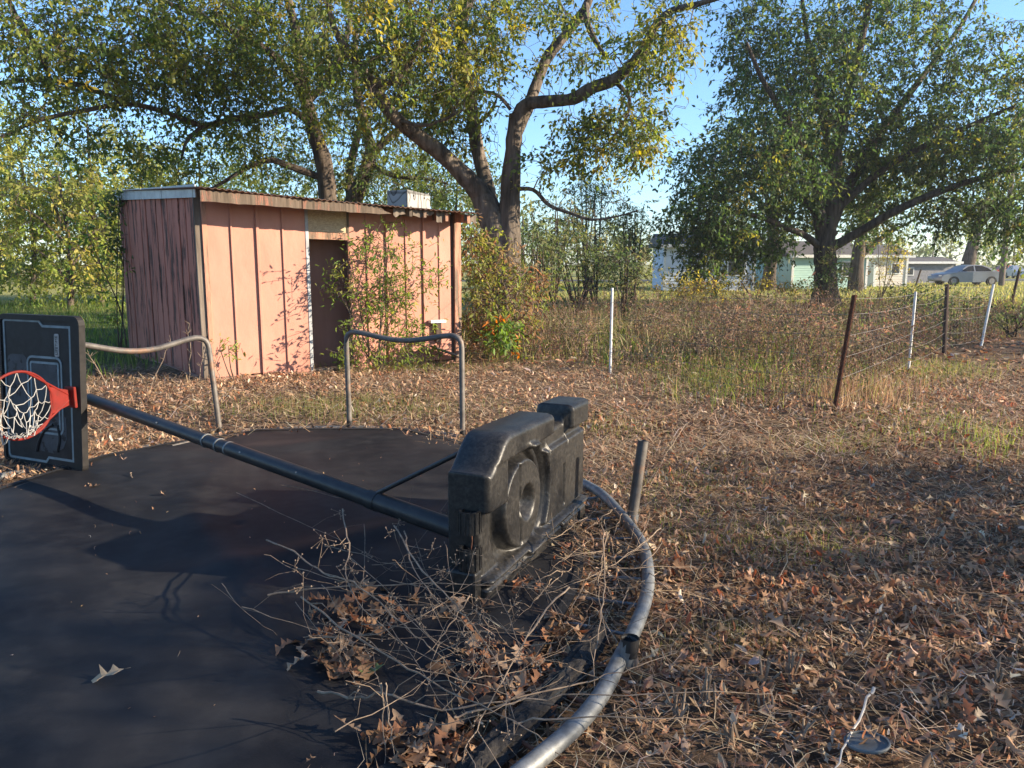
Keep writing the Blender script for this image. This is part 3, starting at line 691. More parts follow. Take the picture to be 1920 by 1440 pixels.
# vertical maker's tag with its worn lettering
MB().prism(rrect(.60, .648, .84, 1.005, .012, 3), bp_(0, 0, .0004), AX, UB, ON * .0024).build('maker_tag', M['net'], bb)
tx = bpy.data.curves.new('tag_lettering', 'FONT'); tx.body = "LIFETIME"; tx.size = .036; tx.extrude = .0006; tx.align_x = 'CENTER'; tx.align_y = 'CENTER'
to = bpy.data.objects.new('tag_source', tx); COL.objects.link(to); bpy.context.view_layer.update()
tme = bpy.data.meshes.new_from_object(to.evaluated_get(bpy.context.evaluated_depsgraph_get())); bpy.data.objects.remove(to); bpy.data.curves.remove(tx)
tme.transform(Matrix.Translation(bp_(.624, .922, .0034)) @ Matrix(((UB.x, -AX.x, ON.x), (UB.y, -AX.y, ON.y), (UB.z, -AX.z, ON.z))).to_4x4())
tme.materials.clear(); tme.materials.append(M['board_black']); link('tag_lettering', tme, bb)
# rim, bracket and net
rc0 = bp_(BWd - .075, .565, .015); rad = .225; rcen = rc0 + ON * (.15 + rad)
MB().box(rc0 + ON * .012, AX * .05, UP * .075, ON * .012).build('rim_bracket', M['orange_paint'], hoop, bevel=.006)
rim_pts = [rcen + ON * rad * math.cos(t) + UP * rad * math.sin(t) for t in np.linspace(0, 2 * math.pi, 49)]
rim = MB().tube(rim_pts, .009, 8, cap=False).build('rim', M['orange_paint'], hoop, smooth=True)
for sgn in (1, -1):
    tp = rcen + ON * rad * math.cos(R(128)) * .75 + UP * sgn * rad * .985
    MB().tube([rc0 + ON * .02 + UP * sgn * .012, rcen + ON * rad * -.25 + UP * sgn * rad * .965], .008, 8).build('rim_rod', M['orange_paint'], rim, smooth=True)
pl = [rc0 + ON * .02 + UP * .05, rc0 + ON * .02 - UP * .05, rc0 + ON * .17 - UP * .095, rc0 + ON * .165 + UP * .095]
MB().hexa([p - AX * .004 for p in pl], [p + AX * .004 for p in pl]).build('gusset', M['orange_paint'], rim)
nb = MB(); KN, LV = 12, 6; jit_ = rng.normal(0, .014, (40, 10, 3))
def npt(k, t):
    g = 2 * math.pi * k / KN; rp = rcen + ON * rad * math.cos(g) + UP * rad * math.sin(g)
    tgt = rcen + (rp - rcen) * .34 + AX * .10 + ON * .07 - UP * (.20 if math.sin(g) > -.4 else .10)
    p = rp.lerp(tgt, t ** .8) - AX * .05 * math.sin(t * 3.1); p += Vector(jit_[int(k * 2) % 24, int(t * LV + .5)]) * min(1, t * 3); p.z = max(p.z, .06)
    return p
for k in range(KN):
    for l in range(LV):
        for sgn in (-.5, .5):
            a_ = npt(k + (l % 2) * .5, l / LV); b_ = npt(k + (l % 2) * .5 + sgn, (l + 1) / LV); m_ = (a_ + b_) / 2 - UP * .014
            nb.tube([a_, m_, b_], .0027, 4, cap=False)
nb.build('net', M['net'], rim)

# ------------------------------------------------------------------ fallen leaves
def oak_leaf(seed, n_l=3, flat=1.0):
    r = np.random.default_rng(seed); xs = []; ys = []
    for k in range(n_l):                     # deep narrow lobes, pointing forward
        x = .10 + .78 * k / n_l; env = (.30, .38, .30)[min(k, 2)] * r.uniform(.8, 1.15)
        xs += [x, x + .12, x + .20]; ys += [.055, env, env * .38]
    xs += [.93, 1.03]; ys += [.07, .0]; m = len(xs)
    def curl(x, y, z):                       # roll about the midrib, bend along it, twist
        ph = y * kap; y2 = np.sin(ph) / kap; z2 = (1 - np.cos(ph)) / abs(kap)
        th_ = x * bet; return np.stack([np.sin(th_) / bet - z2 * np.sin(th_), y2 * np.cos(tws * x) , (1 - np.cos(th_)) / bet + z2 * np.cos(th_) + y2 * np.sin(tws * x)], 1)
    kap, bet, tws = r.uniform(1.2, 5.0), r.choice([-1, 1]) * r.uniform(.25, 1.5) * flat, r.uniform(-1.1, 1.1) * flat; kap *= flat
    X = np.array([-.16, -.16, .0] + xs + xs + xs); Y = np.array([-.008, .008, 0] + [0] * m + ys + [-v * r.uniform(.75, 1.15) for v in ys]); X[3 + m:] += r.normal(0, .012, 2 * m); X[3 + 2 * m:-2] += np.repeat(r.uniform(-.07, .09, n_l), 3)[:m - 2]
    P = curl(X, Y, 0) + r.normal(0, .008, (len(X), 3)) * (np.abs(Y) > .03)[:, None]; P[:, 2] -= P[:, 2].min() * .6
    Fc = [(0, 2, 1), (2, 3, 3 + m), (2, 3 + 2 * m, 3)]
    for k in range(m - 1): Fc += [(3 + k, 4 + k, 4 + m + k), (3 + k, 4 + m + k, 3 + m + k), (3 + k, 3 + 2 * m + k, 4 + 2 * m + k), (3 + k, 4 + 2 * m + k, 4 + k)]
    return P, np.array(Fc)
OAKS = [oak_leaf(s, 2 if s % 3 == 0 else 3) for s in range(16)]
OAK2 = [oak_leaf(50 + s, 1 if s % 2 else 2) for s in range(6)]
def curl_leaf(seed, w):                       # plain curled blade or broken strip
    r = np.random.default_rng(seed); xs = np.linspace(0, 1, 6); ys = w * np.sin(np.pi * (xs * .94 + .03)) ** .8 * r.uniform(.7, 1.2, 6); kap, bet = r.uniform(3, 9), r.choice([-1, 1]) * r.uniform(.4, 2.2)
    P = []
    for sg in (-1, 0, 1):
        ph = sg * ys * kap; y2 = np.sin(ph) / kap; z2 = (1 - np.cos(ph)) / kap; th_ = xs * bet
        P.append(np.stack([np.sin(th_) / bet - z2 * np.sin(th_), y2, (1 - np.cos(th_)) / bet + z2 * np.cos(th_)], 1))
    P = np.concatenate(P) + r.normal(0, .01, (18, 3)); Fc = []
    for a in (0, 6):
        for k in range(5): Fc += [(a + k, a + k + 1, a + k + 7), (a + k, a + k + 7, a + k + 6)]
    return P, np.array(Fc)
CURL = [curl_leaf(100 + s, (.10, .16, .22, .28)[s % 4]) for s in range(12)]
DRY = [(.34, .215, .13), (.26, .155, .092), (.43, .315, .215), (.16, .10, .062), (.33, .14, .068), (.50, .43, .34)]
DW = (4, 4, 2.2, 3.6, 1.0, .5)
def inpoly(x, y, poly):
    c = np.zeros(len(x), bool); n = len(poly)
    for i in range(n):
        x1, y1 = poly[i]; x2, y2 = poly[i - 1]
        c ^= ((y1 > y) != (y2 > y)) & (x < (x2 - x1) * (y - y1) / (y2 - y1 + 1e-12) + x1)
    return c
SHED = np.array([[p.x, p.y] for p in (FL + NF * .05, FR + NF * .05, BR, BL)])
MAT_IN = RC[:2] + (MATPOLY - RC[:2]) * .95
def yard_points(n, y0, y1, edge_clear=True):
    y = np.sqrt(rng.uniform(y0 ** 2, y1 ** 2, n)); x = rng.uniform(-1, 1, n) * (.70 * y + .6)
    k = ~inpoly(x, y, SHED)
    wob = .10 * np.sin(x * 7 + y * 3) + .07 * np.sin(y * 11 - x * 5)
    ctr = RC[:2]; P2 = np.stack([x, y], 1); P2 = ctr + (P2 - ctr) * (1 + wob / 2.3)[:, None]
    k &= ~inpoly(P2[:, 0], P2[:, 1], MAT_IN)
    k &= (x > -4.4) | (y < 11)
    return x[k], y[k]
def litter(name, n, y0, y1, size, tmpl, lift, label, tiltv=.5, keep=None):
    x, y = yard_points(n, y0, y1)
    if keep is not None: q = keep(x, y); x, y = x[q], y[q]
    clump = .5 + .5 * np.sin(x * 1.9 + 1.3 * np.sin(y * 1.4)) * np.cos(y * 1.6 + x)
    k = rng.uniform(0, 1, len(x)) < .35 + .65 * clump; x, y, clump = x[k], y[k], clump[k]
    Vs, Fs, Cs = [], [], []; off = 0; which = rng.integers(0, len(tmpl), len(x))
    for t in range(len(tmpl)):
        q = which == t; m = q.sum()
        if not m: continue
        P = np.stack([x[q], y[q], gz(x[q], y[q]) + rng.uniform(.004, lift, m) * (.4 + clump[q])], 1)
        g = rng.uniform(0, 2 * math.pi, m); D = np.stack([np.cos(g), np.sin(g), rng.normal(0, .3 * tiltv * 2, m)], 1)
        Nn = unit(np.stack([rng.normal(0, tiltv, m), rng.normal(0, tiltv, m), np.where(rng.uniform(0, 1, m) < .3, -1, 1)], 1))
        L = rng.uniform(*size, m); V, Fc = scatter(tmpl[t], P, D, Nn, L, L * rng.uniform(.75, 1.15, m))
        V[:, 2] = np.maximum(V[:, 2], -.012)
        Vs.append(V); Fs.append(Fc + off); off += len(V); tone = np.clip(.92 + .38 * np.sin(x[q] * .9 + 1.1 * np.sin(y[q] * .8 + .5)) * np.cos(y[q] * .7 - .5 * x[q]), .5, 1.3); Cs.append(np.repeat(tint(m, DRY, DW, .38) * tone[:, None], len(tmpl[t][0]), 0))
    return tag(np_mesh(name, np.concatenate(Vs), np.concatenate(Fs), M['dry'], None, np.concatenate(Cs)), label, 'leaf litter', kind='stuff')
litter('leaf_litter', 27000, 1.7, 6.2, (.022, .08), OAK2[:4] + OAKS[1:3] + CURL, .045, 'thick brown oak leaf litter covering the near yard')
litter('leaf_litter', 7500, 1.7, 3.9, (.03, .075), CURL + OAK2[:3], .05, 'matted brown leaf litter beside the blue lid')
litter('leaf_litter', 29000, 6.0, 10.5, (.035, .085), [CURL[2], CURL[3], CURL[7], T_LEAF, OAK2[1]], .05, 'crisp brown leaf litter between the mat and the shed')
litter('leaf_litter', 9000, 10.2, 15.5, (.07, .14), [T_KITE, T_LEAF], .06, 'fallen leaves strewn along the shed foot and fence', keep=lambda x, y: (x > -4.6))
# dry straw and stems lying about
def straw(n, y0, y1, ln, wd, lift, label):
    x, y = yard_points(n, y0, y1); n = len(x); g = rng.uniform(0, math.pi, n)
    d = np.stack([np.cos(g), np.sin(g), rng.normal(0, .16, n)], 1); L = rng.uniform(*ln, n)
    P = np.stack([x, y, gz(x, y) + rng.uniform(.008, lift, n)], 1); side = unit(np.cross(d, (0, 0, 1))) * (rng.uniform(*wd, n))[:, None]
    bend = np.stack([-d[:, 1], d[:, 0], np.zeros(n)], 1) * (rng.normal(0, .12, n) * L)[:, None]
    m = P + d * (L / 2)[:, None] + bend + np.array([0, 0, .008]); e = P + d * L[:, None]
    V = np.stack([P - side, P + side, m + side, m - side, e], 1); k = np.arange(n)[:, None, None] * 5
    V[..., 2] = np.maximum(V[..., 2], 0)
    c = np.repeat(tint(n, [(.50, .36, .22), (.36, .24, .14), (.22, .14, .085), (.5, .42, .32)], (4, 4, 2.4, .7), .3), 5, 0)
    tag(np_mesh('dry_straw', V.reshape(-1, 3), [(np.array([[0, 1, 2, 3]])[None] + k).reshape(-1, 4), (np.array([[3, 2, 4]])[None] + k).reshape(-1, 3)], M['dry'], None, c), label, 'straw', kind='stuff')
straw(27000, 1.7, 6.4, (.04, .24), (.0007, .0018), .05, 'fine dry stems scattered over the near leaf litter')
straw(26000, 5.6, 11, (.08, .34), (.0015, .0035), .08, 'pale dry straw strewn before the pink shed')

n = 150; a_ = rng.uniform(0, 2 * math.pi, n); r_ = np.sqrt(rng.uniform(0, 1, n)) * 2.0; x = RC[0] + r_ * np.cos(a_); y = RC[1] + r_ * np.sin(a_); L = rng.uniform(.006, .03, n)
V, Fc = scatter(CURL[1], np.stack([x, y, np.full(n, .042)], 1), rnd_dirs(n) * (1, 1, .1), np.tile((0., 0, 1), (n, 1)) + rng.normal(0, .2, (n, 3)), L, L)
tag(np_mesh('mat_debris', V, Fc, M['dry'], None, np.repeat(tint(n, DRY, DW, .3), 18, 0)), 'tiny leaf crumbs and specks scattered on the black mat', 'debris', kind='stuff')
# the largest single leaves, each one a thing
leaf_meshes = []
for i, (tv, tf) in enumerate(OAKS):
    for j, c in enumerate([(.33, .22, .14), (.26, .155, .088), (.16, .09, .05), (.24, .115, .06)]):
        if (i + j) % 2: continue
        me = bpy.data.meshes.new('fallen_leaf'); me.from_pydata([tuple(v) for v in tv], [], [tuple(f) for f in tf])
        a = me.attributes.new("Col", 'FLOAT_COLOR', 'POINT'); cc = np.ones((len(tv), 4), np.float32); cc[:, :3] = np.array(c) * rng.uniform(.85, 1.2)
        a.data.foreach_set("color", cc.ravel()); me.polygons.foreach_set('use_smooth', np.ones(len(me.polygons), bool)); me.materials.append(M['dry']); leaf_meshes.append(me)
def put_leaf(p, size, rz, tilt, label, group=None, me=None):
    o = bpy.data.objects.new('fallen_leaf', me or leaf_meshes[int(rng.integers(len(leaf_meshes)))]); COL.objects.link(o)
    o.location = p; o.scale = (size,) * 3; o.rotation_euler = (tilt[0], tilt[1], rz)
    return tag(o, label, 'leaf', group)
n_leaf = 0
fl_v, fl_f = oak_leaf(81, 2, .7); fm = bpy.data.meshes.new('fallen_leaf'); fm.from_pydata([tuple(v) for v in fl_v], [], [tuple(f) for f in fl_f])
a = fm.attributes.new("Col", 'FLOAT_COLOR', 'POINT'); cc = np.ones((len(fl_v), 4), np.float32); cc[:, :3] = (.42, .31, .20); a.data.foreach_set("color", cc.ravel()); fm.materials.append(M['dry'])
put_leaf(G(236, 1262, .06), .13, R(196), (-.35, .1), 'single pale tan oak leaf alone in the middle of the mat', me=fm)
put_leaf(G(150, 916, .03), .13, R(20), (.1, .2), 'rust brown leaf on the mat below the backboard corner')
put_leaf(G(298, 932, .03), .08, R(80), (.5, .2), 'small curled dark leaf out on the mat past the pole')
gl = bpy.data.meshes.new('green_leaf'); gl.from_pydata([tuple(v) for v in OAKS[5][0]], [], [tuple(f) for f in OAKS[5][1]])
a = gl.attributes.new("Col", 'FLOAT_COLOR', 'POINT'); cc = np.ones((len(OAKS[5][0]), 4), np.float32); cc[:, :3] = (.16, .21, .09); a.data.foreach_set("color", cc.ravel()); gl.materials.append(M['dry'])
put_leaf(G(662, 1262, .035), .12, R(8), (.2, .1), 'pale green oak leaf lying on the black mat', me=gl)
put_leaf(G(1215, 1020, .06), .13, R(70), (.9, .3), 'big red brown leaf standing by the upright pipe stub')
piles = [(690, 1150, 95, 45, 46, 'leaf pile beside the hoop base'), (610, 1225, 60, 40, 34, 'leaf pile beside the hoop base'), (660, 1250, 40, 30, 12, 'leaf pile beside the hoop base'), (920, 1265, 90, 55, 58, 'leaf drift against the dark timber'),
         (1030, 1190, 50, 30, 18, 'leaf drift against the dark timber'), (800, 1400, 85, 40, 40, 'leaves under the tangled twigs'), (680, 1375, 20, 16, 5, 'leaves under the tangled twigs'), (870, 1150, 60, 14, 10, 'leaves under the tangled twigs'), (960, 1100, 60, 14, 8, 'leaves under the tangled twigs')]
for px, py, rx, ry, n, gname in piles:
    for _ in range(n):
        g = random.uniform(0, 6.28); r = math.sqrt(random.random()); h = .03 + .05 * (1 - r) * random.random()
        put_leaf(G(px + rx * r * math.cos(g), py + ry * r * math.sin(g), h), random.uniform(.065, .12), random.uniform(0, 6.28), (random.gauss(0, .45), random.gauss(0, .4)),
                 'curled brown oak leaf in the ' + gname, gname)
for _ in range(64):
    y = random.uniform(2.1, 4.0); x = random.uniform(.75, .68 * y + .4)
    if x < .8 and y > 3: x += .3
    put_leaf((x, y, float(gz(x, y)) + random.uniform(.035, .06)), random.uniform(.07, .12), random.uniform(0, 6.28), (random.gauss(0, .4), random.gauss(0, .4)),
             'dry oak leaf on the litter outside the steel ring', 'leaves outside the ring')

# ------------------------------------------------------------------ dead twigs over the mat
def twig(pix, heights, r0, label, group=None, side=3, berries=False):
    P = [G(x, y, h) for (x, y), h in zip(pix, heights)]; n = 5 * (len(P) - 1); C = spline(P, n)
    root = empty('dead_branch', tuple(C[0]), label=label, cat='branch', group=group)
    r0 *= .78; C = C + rng.normal(0, .0035, C.shape); b = MB(); b.tube(C, list(np.linspace(r0 * 1.15, r0 * .35, n + 1) * rng.uniform(.85, 1.2, n + 1)), 6); b.build('stem', M['net'] if 'white bare' in label else M['twig'], root, smooth=True)
    heads = MB()
    for _ in range(side):
        i = int(rng.integers(1, n)); a = C[i]; t = unit(C[min(i + 1, n)] - C[i - 1]); d = unit(t * .8 + rng.normal(0, .6, 3)); d[2] = abs(d[2]) * .7; L = rng.uniform(.08, .24)
        k1 = a + d * L * .5 + rng.normal(0, .012, 3); e = a + d * L + rng.normal(0, .02, 3); e[2] = max(e[2], .02)
        MB().tube([a, k1, e], [r0 * .55, r0 * .42, r0 * .25], 5).build('side_twig', M['twig'], root, smooth=True)
        if berries:
            for _ in range(7):
                c = e + rng.normal(0, .022, 3); s = .004
                heads.tube([e, c], .0007, 3, cap=False); heads.add([c + (0, 0, s), c + (s, 0, 0), c + (0, s, 0), c - (s, 0, 0), c - (0, s, 0), c - (0, 0, s)], [(0, 1, 2), (0, 2, 3), (0, 3, 4), (0, 4, 1), (5, 2, 1), (5, 3, 2), (5, 4, 3), (5, 1, 4)])
    if heads.n: heads.build('seed_heads', M['twig'], root)["kind"] = "stuff"
TW = [
 ([(500, 1115), (658, 1099), (856, 1095), (1046, 1109)], (.12, .16, .2, .14), .0042, 'long straight twig crossing level before the hoop base', 4, False),
 ([(599, 1295), (666, 1307), (722, 1301), (829, 1327), (1015, 1299), (1118, 1273), (1181, 1253), (1270, 1222)], (.05, .07, .1, .08, .07, .08, .1, .12), .005, 'long crooked branch reaching from the mat over the steel ring', 5, False),
 ([(500, 1012), (551, 1036), (607, 1075), (674, 1099), (777, 1190), (830, 1235), (900, 1320)], (.2, .25, .28, .28, .22, .15, .06), .0042, 'thin seed topped twig arching over the mat', 6, True),
 ([(563, 1119), (698, 1214), (809, 1277), (963, 1352), (1055, 1418)], (.15, .14, .12, .1, .05), .0045, 'straight twig running from leaf pile to the near ring', 4, False),
 ([(850, 1345), (940, 1322), (1054, 1305), (1262, 1299), (1450, 1302)], (.08, .09, .1, .12, .06), .0042, 'long pale stem laid across the ring onto the litter', 3, False),
 ([(963, 1352), (1046, 1348), (1260, 1347), (1330, 1350)], (.09, .1, .1, .05), .0038, 'level stem crossing the ring below the broken socket', 2, False),
 ([(741, 985), (793, 1071), (856, 1135), (896, 1186), (931, 1245), (963, 1348)], (.32, .32, .27, .2, .15, .08), .0045, 'twig with fine forks rising before the hoop pole', 7, True),
 ([(640, 955), (655, 1020), (650, 1090), (720, 1180), (830, 1250)], (.34, .32, .28, .18, .08), .0036, 'upright wispy weed with tiny seed heads on the mat', 8, True),
 ([(1066, 1099), (999, 1178), (955, 1253), (890, 1370), (862, 1440)], (.2, .17, .13, .09, .04), .0045, 'slanting branch crossing the other twigs beside the timber', 4, False),
 ([(716, 1281), (718, 1340), (722, 1431)], (.22, .13, .04), .0036, 'snapped upright reed standing out of the near leaves', 1, False),
 ([(722, 1279), (729, 1350), (738, 1431)], (.225, .13, .04), .0034, 'second leg of the folded reed in the near leaves', 0, False),
 ([(1129, 985), (1133, 1071), (1131, 1130), (1117, 1222), (1112, 1330)], (.2, .18, .14, .1, .05), .0042, 'upright dry stalk leaning by the inside of the ring', 5, False),
 ([(1140, 1000), (1128, 1060), (1122, 1120), (1145, 1210)], (.18, .16, .12, .06), .0034, 'forked dry stalk tangled beside the upright pipe stub', 5, False),
 ([(1020, 1000), (1080, 1040), (1160, 1062), (1330, 1064)], (.16, .14, .13, .07), .0038, 'dry stem lying from the hoop base across the ring', 3, False),
 ([(1238, 990), (1190, 1030), (1120, 1075), (1000, 1120)], (.1, .12, .12, .08), .0036, 'curved pale twig hooked behind the upright pipe stub', 3, False),
 ([(760, 1000), (766, 1045), (800, 1100), (862, 1160), (905, 1220)], (.33, .3, .24, .16, .08), .0036, 'bare twig forking in front of the wheel sockets', 5, True),
 ([(880, 1120), (845, 1170), (820, 1210), (800, 1300)], (.2, .15, .1, .05), .0034, 'short twig dropping from base corner to leaf pile', 3, False),
 ([(575, 1200), (690, 1190), (780, 1160), (900, 1085)], (.06, .12, .17, .2), .0034, 'flat twig over the brown leaf pile', 5, True),
 ([(1285, 795), (1250, 850), (1215, 920)], (.22, .14, .05), .0034, 'dry stalk poking up behind the pipe stub', 2, False),
 ([(1640, 1285), (1597, 1370), (1560, 1460)], (.06, .05, .06), .0062, 'white bare stick pointing over the blue lid', 0, False),
 ([(246, 886), (248, 897), (262, 903), (276, 901)], (.06, .04, .03, .03), .004, 'short hooked stick at the far mat edge', 0, False),
 ([(300, 1252), (322, 1258), (342, 1266)], (.03, .035, .03), .003, 'small forked twig alone on the mat', 1, False),
]
for pix, hs_, r0, lb_, sd, be in TW: twig(pix, hs_, r0, lb_, None, sd, be)
# brush heap of stems between base and ring
for i in range(34):
    px, py = random.uniform(1010, 1230), random.uniform(975, 1130); a = random.uniform(0, 3.14); L = random.uniform(40, 130)
    twig([(px - L * math.cos(a), py - L * .5 * math.sin(a)), (px, py), (px + L * math.cos(a), py + L * .5 * math.sin(a))], (random.uniform(.03, .12), random.uniform(.06, .16), random.uniform(.03, .14)), random.uniform(.002, .0034),
         'thin dry stem in the brush heap between base and ring', 'stems in the brush heap', 2)
for i in range(40):
    px, py = random.gauss(800, 130), random.gauss(1170, 90); a = random.gauss(.6, .7); L = random.uniform(60, 190)
    twig([(px - L * math.cos(a), py - L * .7 * math.sin(a)), (px + random.gauss(0, 8), py + random.gauss(0, 8)), (px + L * math.cos(a), py + L * .7 * math.sin(a))], (random.uniform(.08, .3), random.uniform(.06, .2), random.uniform(.035, .1)), random.uniform(.0014, .0022),
         'fine dry stem in the tangle over the mat', 'fine stems over the mat', 2, i % 3 == 0)
# cut stubs standing in the litter
for i, (px, py, hpx) in enumerate([(1325, 1320, 78), (1428, 1280, 55), (1480, 1275, 60), (1440, 1330, 40), (1625, 1205, 40), (1640, 1050, 34), (1380, 1390, 45), (1275, 1340, 60), (1870, 1290, 60), (1862, 1190, 34), (1795, 1150, 32), (1500, 1380, 40)]):
    p = G(px, py); h = PXW(hpx, p.y * 1.02); root = MB()
    for k in range(5): 
        e = p + Vector((random.gauss(0, .012), random.gauss(0, .012), 0)); root.tube([e - UP * .02, e + Vector((random.gauss(0, .02), random.gauss(0, .02), h * random.uniform(.6, 1)))], [.006, .004], 5)
    tag(root.build('cut_stalk', M['twig'], smooth=True), 'splintered cut weed stalk standing in the near litter', 'stalk', 'cut stalks in the litter')
# blue lid
lid = empty('plastic_lid', G(1625, 1395, .03), label='dull blue grey plastic lid half covered by leaves', cat='lid')
M['lid'] = mat('dusty_blue_plastic', (.10, .12, .13), (.07, .08, .085), 9, rough=.65, c=(.12, .09, .065), cscale=16, clo=.55, chi=.7)
lc = G(1625, 1395, .045); b = MB(); pts = [(lc.x + .062 * math.cos(t), lc.y + .072 * math.sin(t)) for t in np.linspace(0, 2 * math.pi, 25)[:-1]]
tl_ = Vector((0, .1, 1)); b.prism([(p[0] - lc.x, p[1] - lc.y) for p in pts], lc, Vector((1, 0, .12)), Vector((0, 1, -.2)), UP * .006); b.build('disc', M['lid'], lid, bevel=.002)
b = MB(); b.tube([lc + Vector((.06 * math.cos(t), .07 * math.sin(t), .008 + .0072 * math.cos(t) - .014 * math.sin(t))) for t in np.linspace(0, 2 * math.pi, 33)], .004, 6, cap=False); b.build('rim', M['lid'], lid, smooth=True)
for dx, dy in ((-.03, .03), (.035, -.02), (-.01, -.055)):
    put_leaf(lc + Vector((dx, dy, .02)), .075, random.uniform(0, 6.28), (.1, .15), 'brown oak leaf lying on the blue grey plastic lid', 'leaves on the lid')

# ------------------------------------------------------------------ grass, weeds, brush
def blades(name, x, y, h, w, pal, pw, label, cat='grass', lean=.35, m=None, jit=.3, region=None):
    n = len(x); g = rng.uniform(0, 2 * math.pi, n); d = np.stack([np.cos(g), np.sin(g)], 1); ln = np.abs(rng.normal(0, lean, n))
    z0 = gz(x, y) - .01; P = np.stack([x, y, z0], 1); lv = []
    for t in (0, .4, .75, 1):
        hh = h * t * (1 - .25 * ln * t); off = d * (h * ln * t ** 1.8)[:, None]
        lv.append(np.concatenate([P[:, :2] + off, (z0 + hh)[:, None]], 1))
    s = rng.uniform(0, 2 * math.pi, n); side = np.stack([np.cos(s), np.sin(s), np.zeros(n)], 1) * (w / 2)[:, None]
    V = np.stack([lv[0] - side, lv[0] + side, lv[1] - side * .9, lv[1] + side * .9, lv[2] - side * .6, lv[2] + side * .6, lv[3]], 1); k = np.arange(n)[:, None, None] * 7
    Fq = (np.array([[0, 1, 3, 2], [2, 3, 5, 4]])[None] + k).reshape(-1, 4); Ft = (np.array([[4, 5, 6]])[None] + k).reshape(-1, 3)
    c = tint(n, pal, pw, jit)
    if region is not None: c = c * (1 - region(x, y)[:, None]) + tint(n, [(.30, .25, .13), (.17, .18, .07), (.36, .29, .17)], (3, 3, 2), .3) * region(x, y)[:, None]
    c = np.repeat(c, 7, 0)
    tag(np_mesh(name, V.reshape(-1, 3), [Fq, Ft], m or M['foliage'], None, c), label, cat, kind='stuff')
GR = [(.09, .13, .03), (.13, .16, .045), (.20, .19, .07), (.28, .22, .11)]
DRYW = [(.22, .14, .085), (.16, .10, .06), (.30, .22, .135), (.11, .068, .042), (.13, .13, .055)]
def field(n, x0, x1, y0, y1, keep): 
    x = rng.uniform(x0, x1, n); y = y0 + (y1 - y0) * rng.uniform(0, 1, n) ** 1.15; k = keep(x, y); return x[k], y[k]
nz2 = lambda x, y: np.sin(x * 1.3 + 2 * np.sin(y * .7)) * np.cos(y * .9 + x * .4)
# weeds beyond the fence
x, y = field(60000, -1.2, 22, 7.5, 31, lambda x, y: (y > fence_y(x) - .25 + .3 * nz2(x, y)) & (x < .72 * y + 1))
h = (.14 + .55 * rng.uniform(0, 1, len(x)) ** 1.8) * (.55 + .45 * nz2(x * .8, y * .8)) * (.25 + .85 * sstep(-.4, 4.5, y - fence_y(x))) * (1 - .55 * sstep(16, 24, y))
blades('dry_weeds', x, y, h, rng.uniform(.006, .016, len(x)) * (1 + y / 30), DRYW, (4, 4, 2, 3, 2), 'tangle of dry brown weeds beyond the fence', 'weeds', .85, M['dry'], .45, lambda x, y: .85 * np.clip(nz2(x * .55 + 1.7, y * .5 + .4) * 1.3 + .25 - .09 * (x - 3), 0, 1))
x, y = field(30000, -1.5, 24, 9, 33, lambda x, y: (y > fence_y(x) + .3) & (x < .72 * y + 1) & (nz2(x * .7 + 3, y * .6) > -.25))
blades('tall_grass', x, y, rng.uniform(.2, .75, len(x)) * (.65 + .35 * nz2(x, y)) * (.4 + .6 * sstep(0, 4, y - fence_y(x))) * (1 - .5 * sstep(16, 24, y)), rng.uniform(.007, .016, len(x)) * (1 + y / 30), GR, (4, 3, 2, 2), 'green and straw coloured tall grass among the brown weeds', 'grass', .6)
# leafy brown seed-stalk weeds: stalk with many small leaves
def stalks(name, x, y, h, pal, pw, label, leaves=14, ls=(.03, .06), m=None):
    n = len(x); P = np.stack([x, y, gz(x, y)], 1); tip = P + np.stack([rng.normal(0, .13, n) * h, rng.normal(0, .13, n) * h, h], 1)
    a = unit(np.cross(tip - P, rnd_dirs(n))) * .0035; b = unit(np.cross(tip - P, a)) * .0035
    V = np.stack([P + a, P - a * .5 + b, P - a * .5 - b, tip], 1); k = np.arange(n)[:, None, None] * 4
    Fst = (np.array([[0, 1, 3], [1, 2, 3], [2, 0, 3]])[None] + k).reshape(-1, 3); col = tint(n, pal, pw, .3)
    u = rng.uniform(.25, 1.02, (n, leaves)); LP = (P[:, None] + (tip - P)[:, None] * u[..., None] + rng.normal(0, .05, (n, leaves, 3)) * (1.3 - u[..., None])).reshape(-1, 3)
    nn = len(LP); L = rng.uniform(*ls, nn); V2, F2 = scatter(T_KITE, LP, rnd_dirs(nn, .2), rnd_dirs(nn, .6), L, L * .7)
    tag(np_mesh(name, np.concatenate([V.reshape(-1, 3), V2]), np.concatenate([Fst, F2 + len(V) * 4]), m or M['dry'], None,
        np.concatenate([np.repeat(col, 4, 0), np.repeat(np.repeat(col, leaves, 0) * rng.uniform(.7, 1.3, (nn, 1)), 4, 0)])), label, 'weeds', kind='stuff')
x, y = field(9000, -.8, 20, 8.2, 26, lambda x, y: (y > fence_y(x) - .1) & (x < .72 * y + .5) & (nz2(x + 1, y) > -.3))
stalks('seed_weeds', x, y, rng.uniform(.25, 1.0, len(x)) * (.5 + .5 * sstep(0, 4, y - fence_y(x))), [(.20, .12, .08), (.15, .095, .06), (.24, .18, .12), (.10, .11, .045)], (4, 3, 2, 2.4), 'reddish brown seed stalks standing in the weed field')
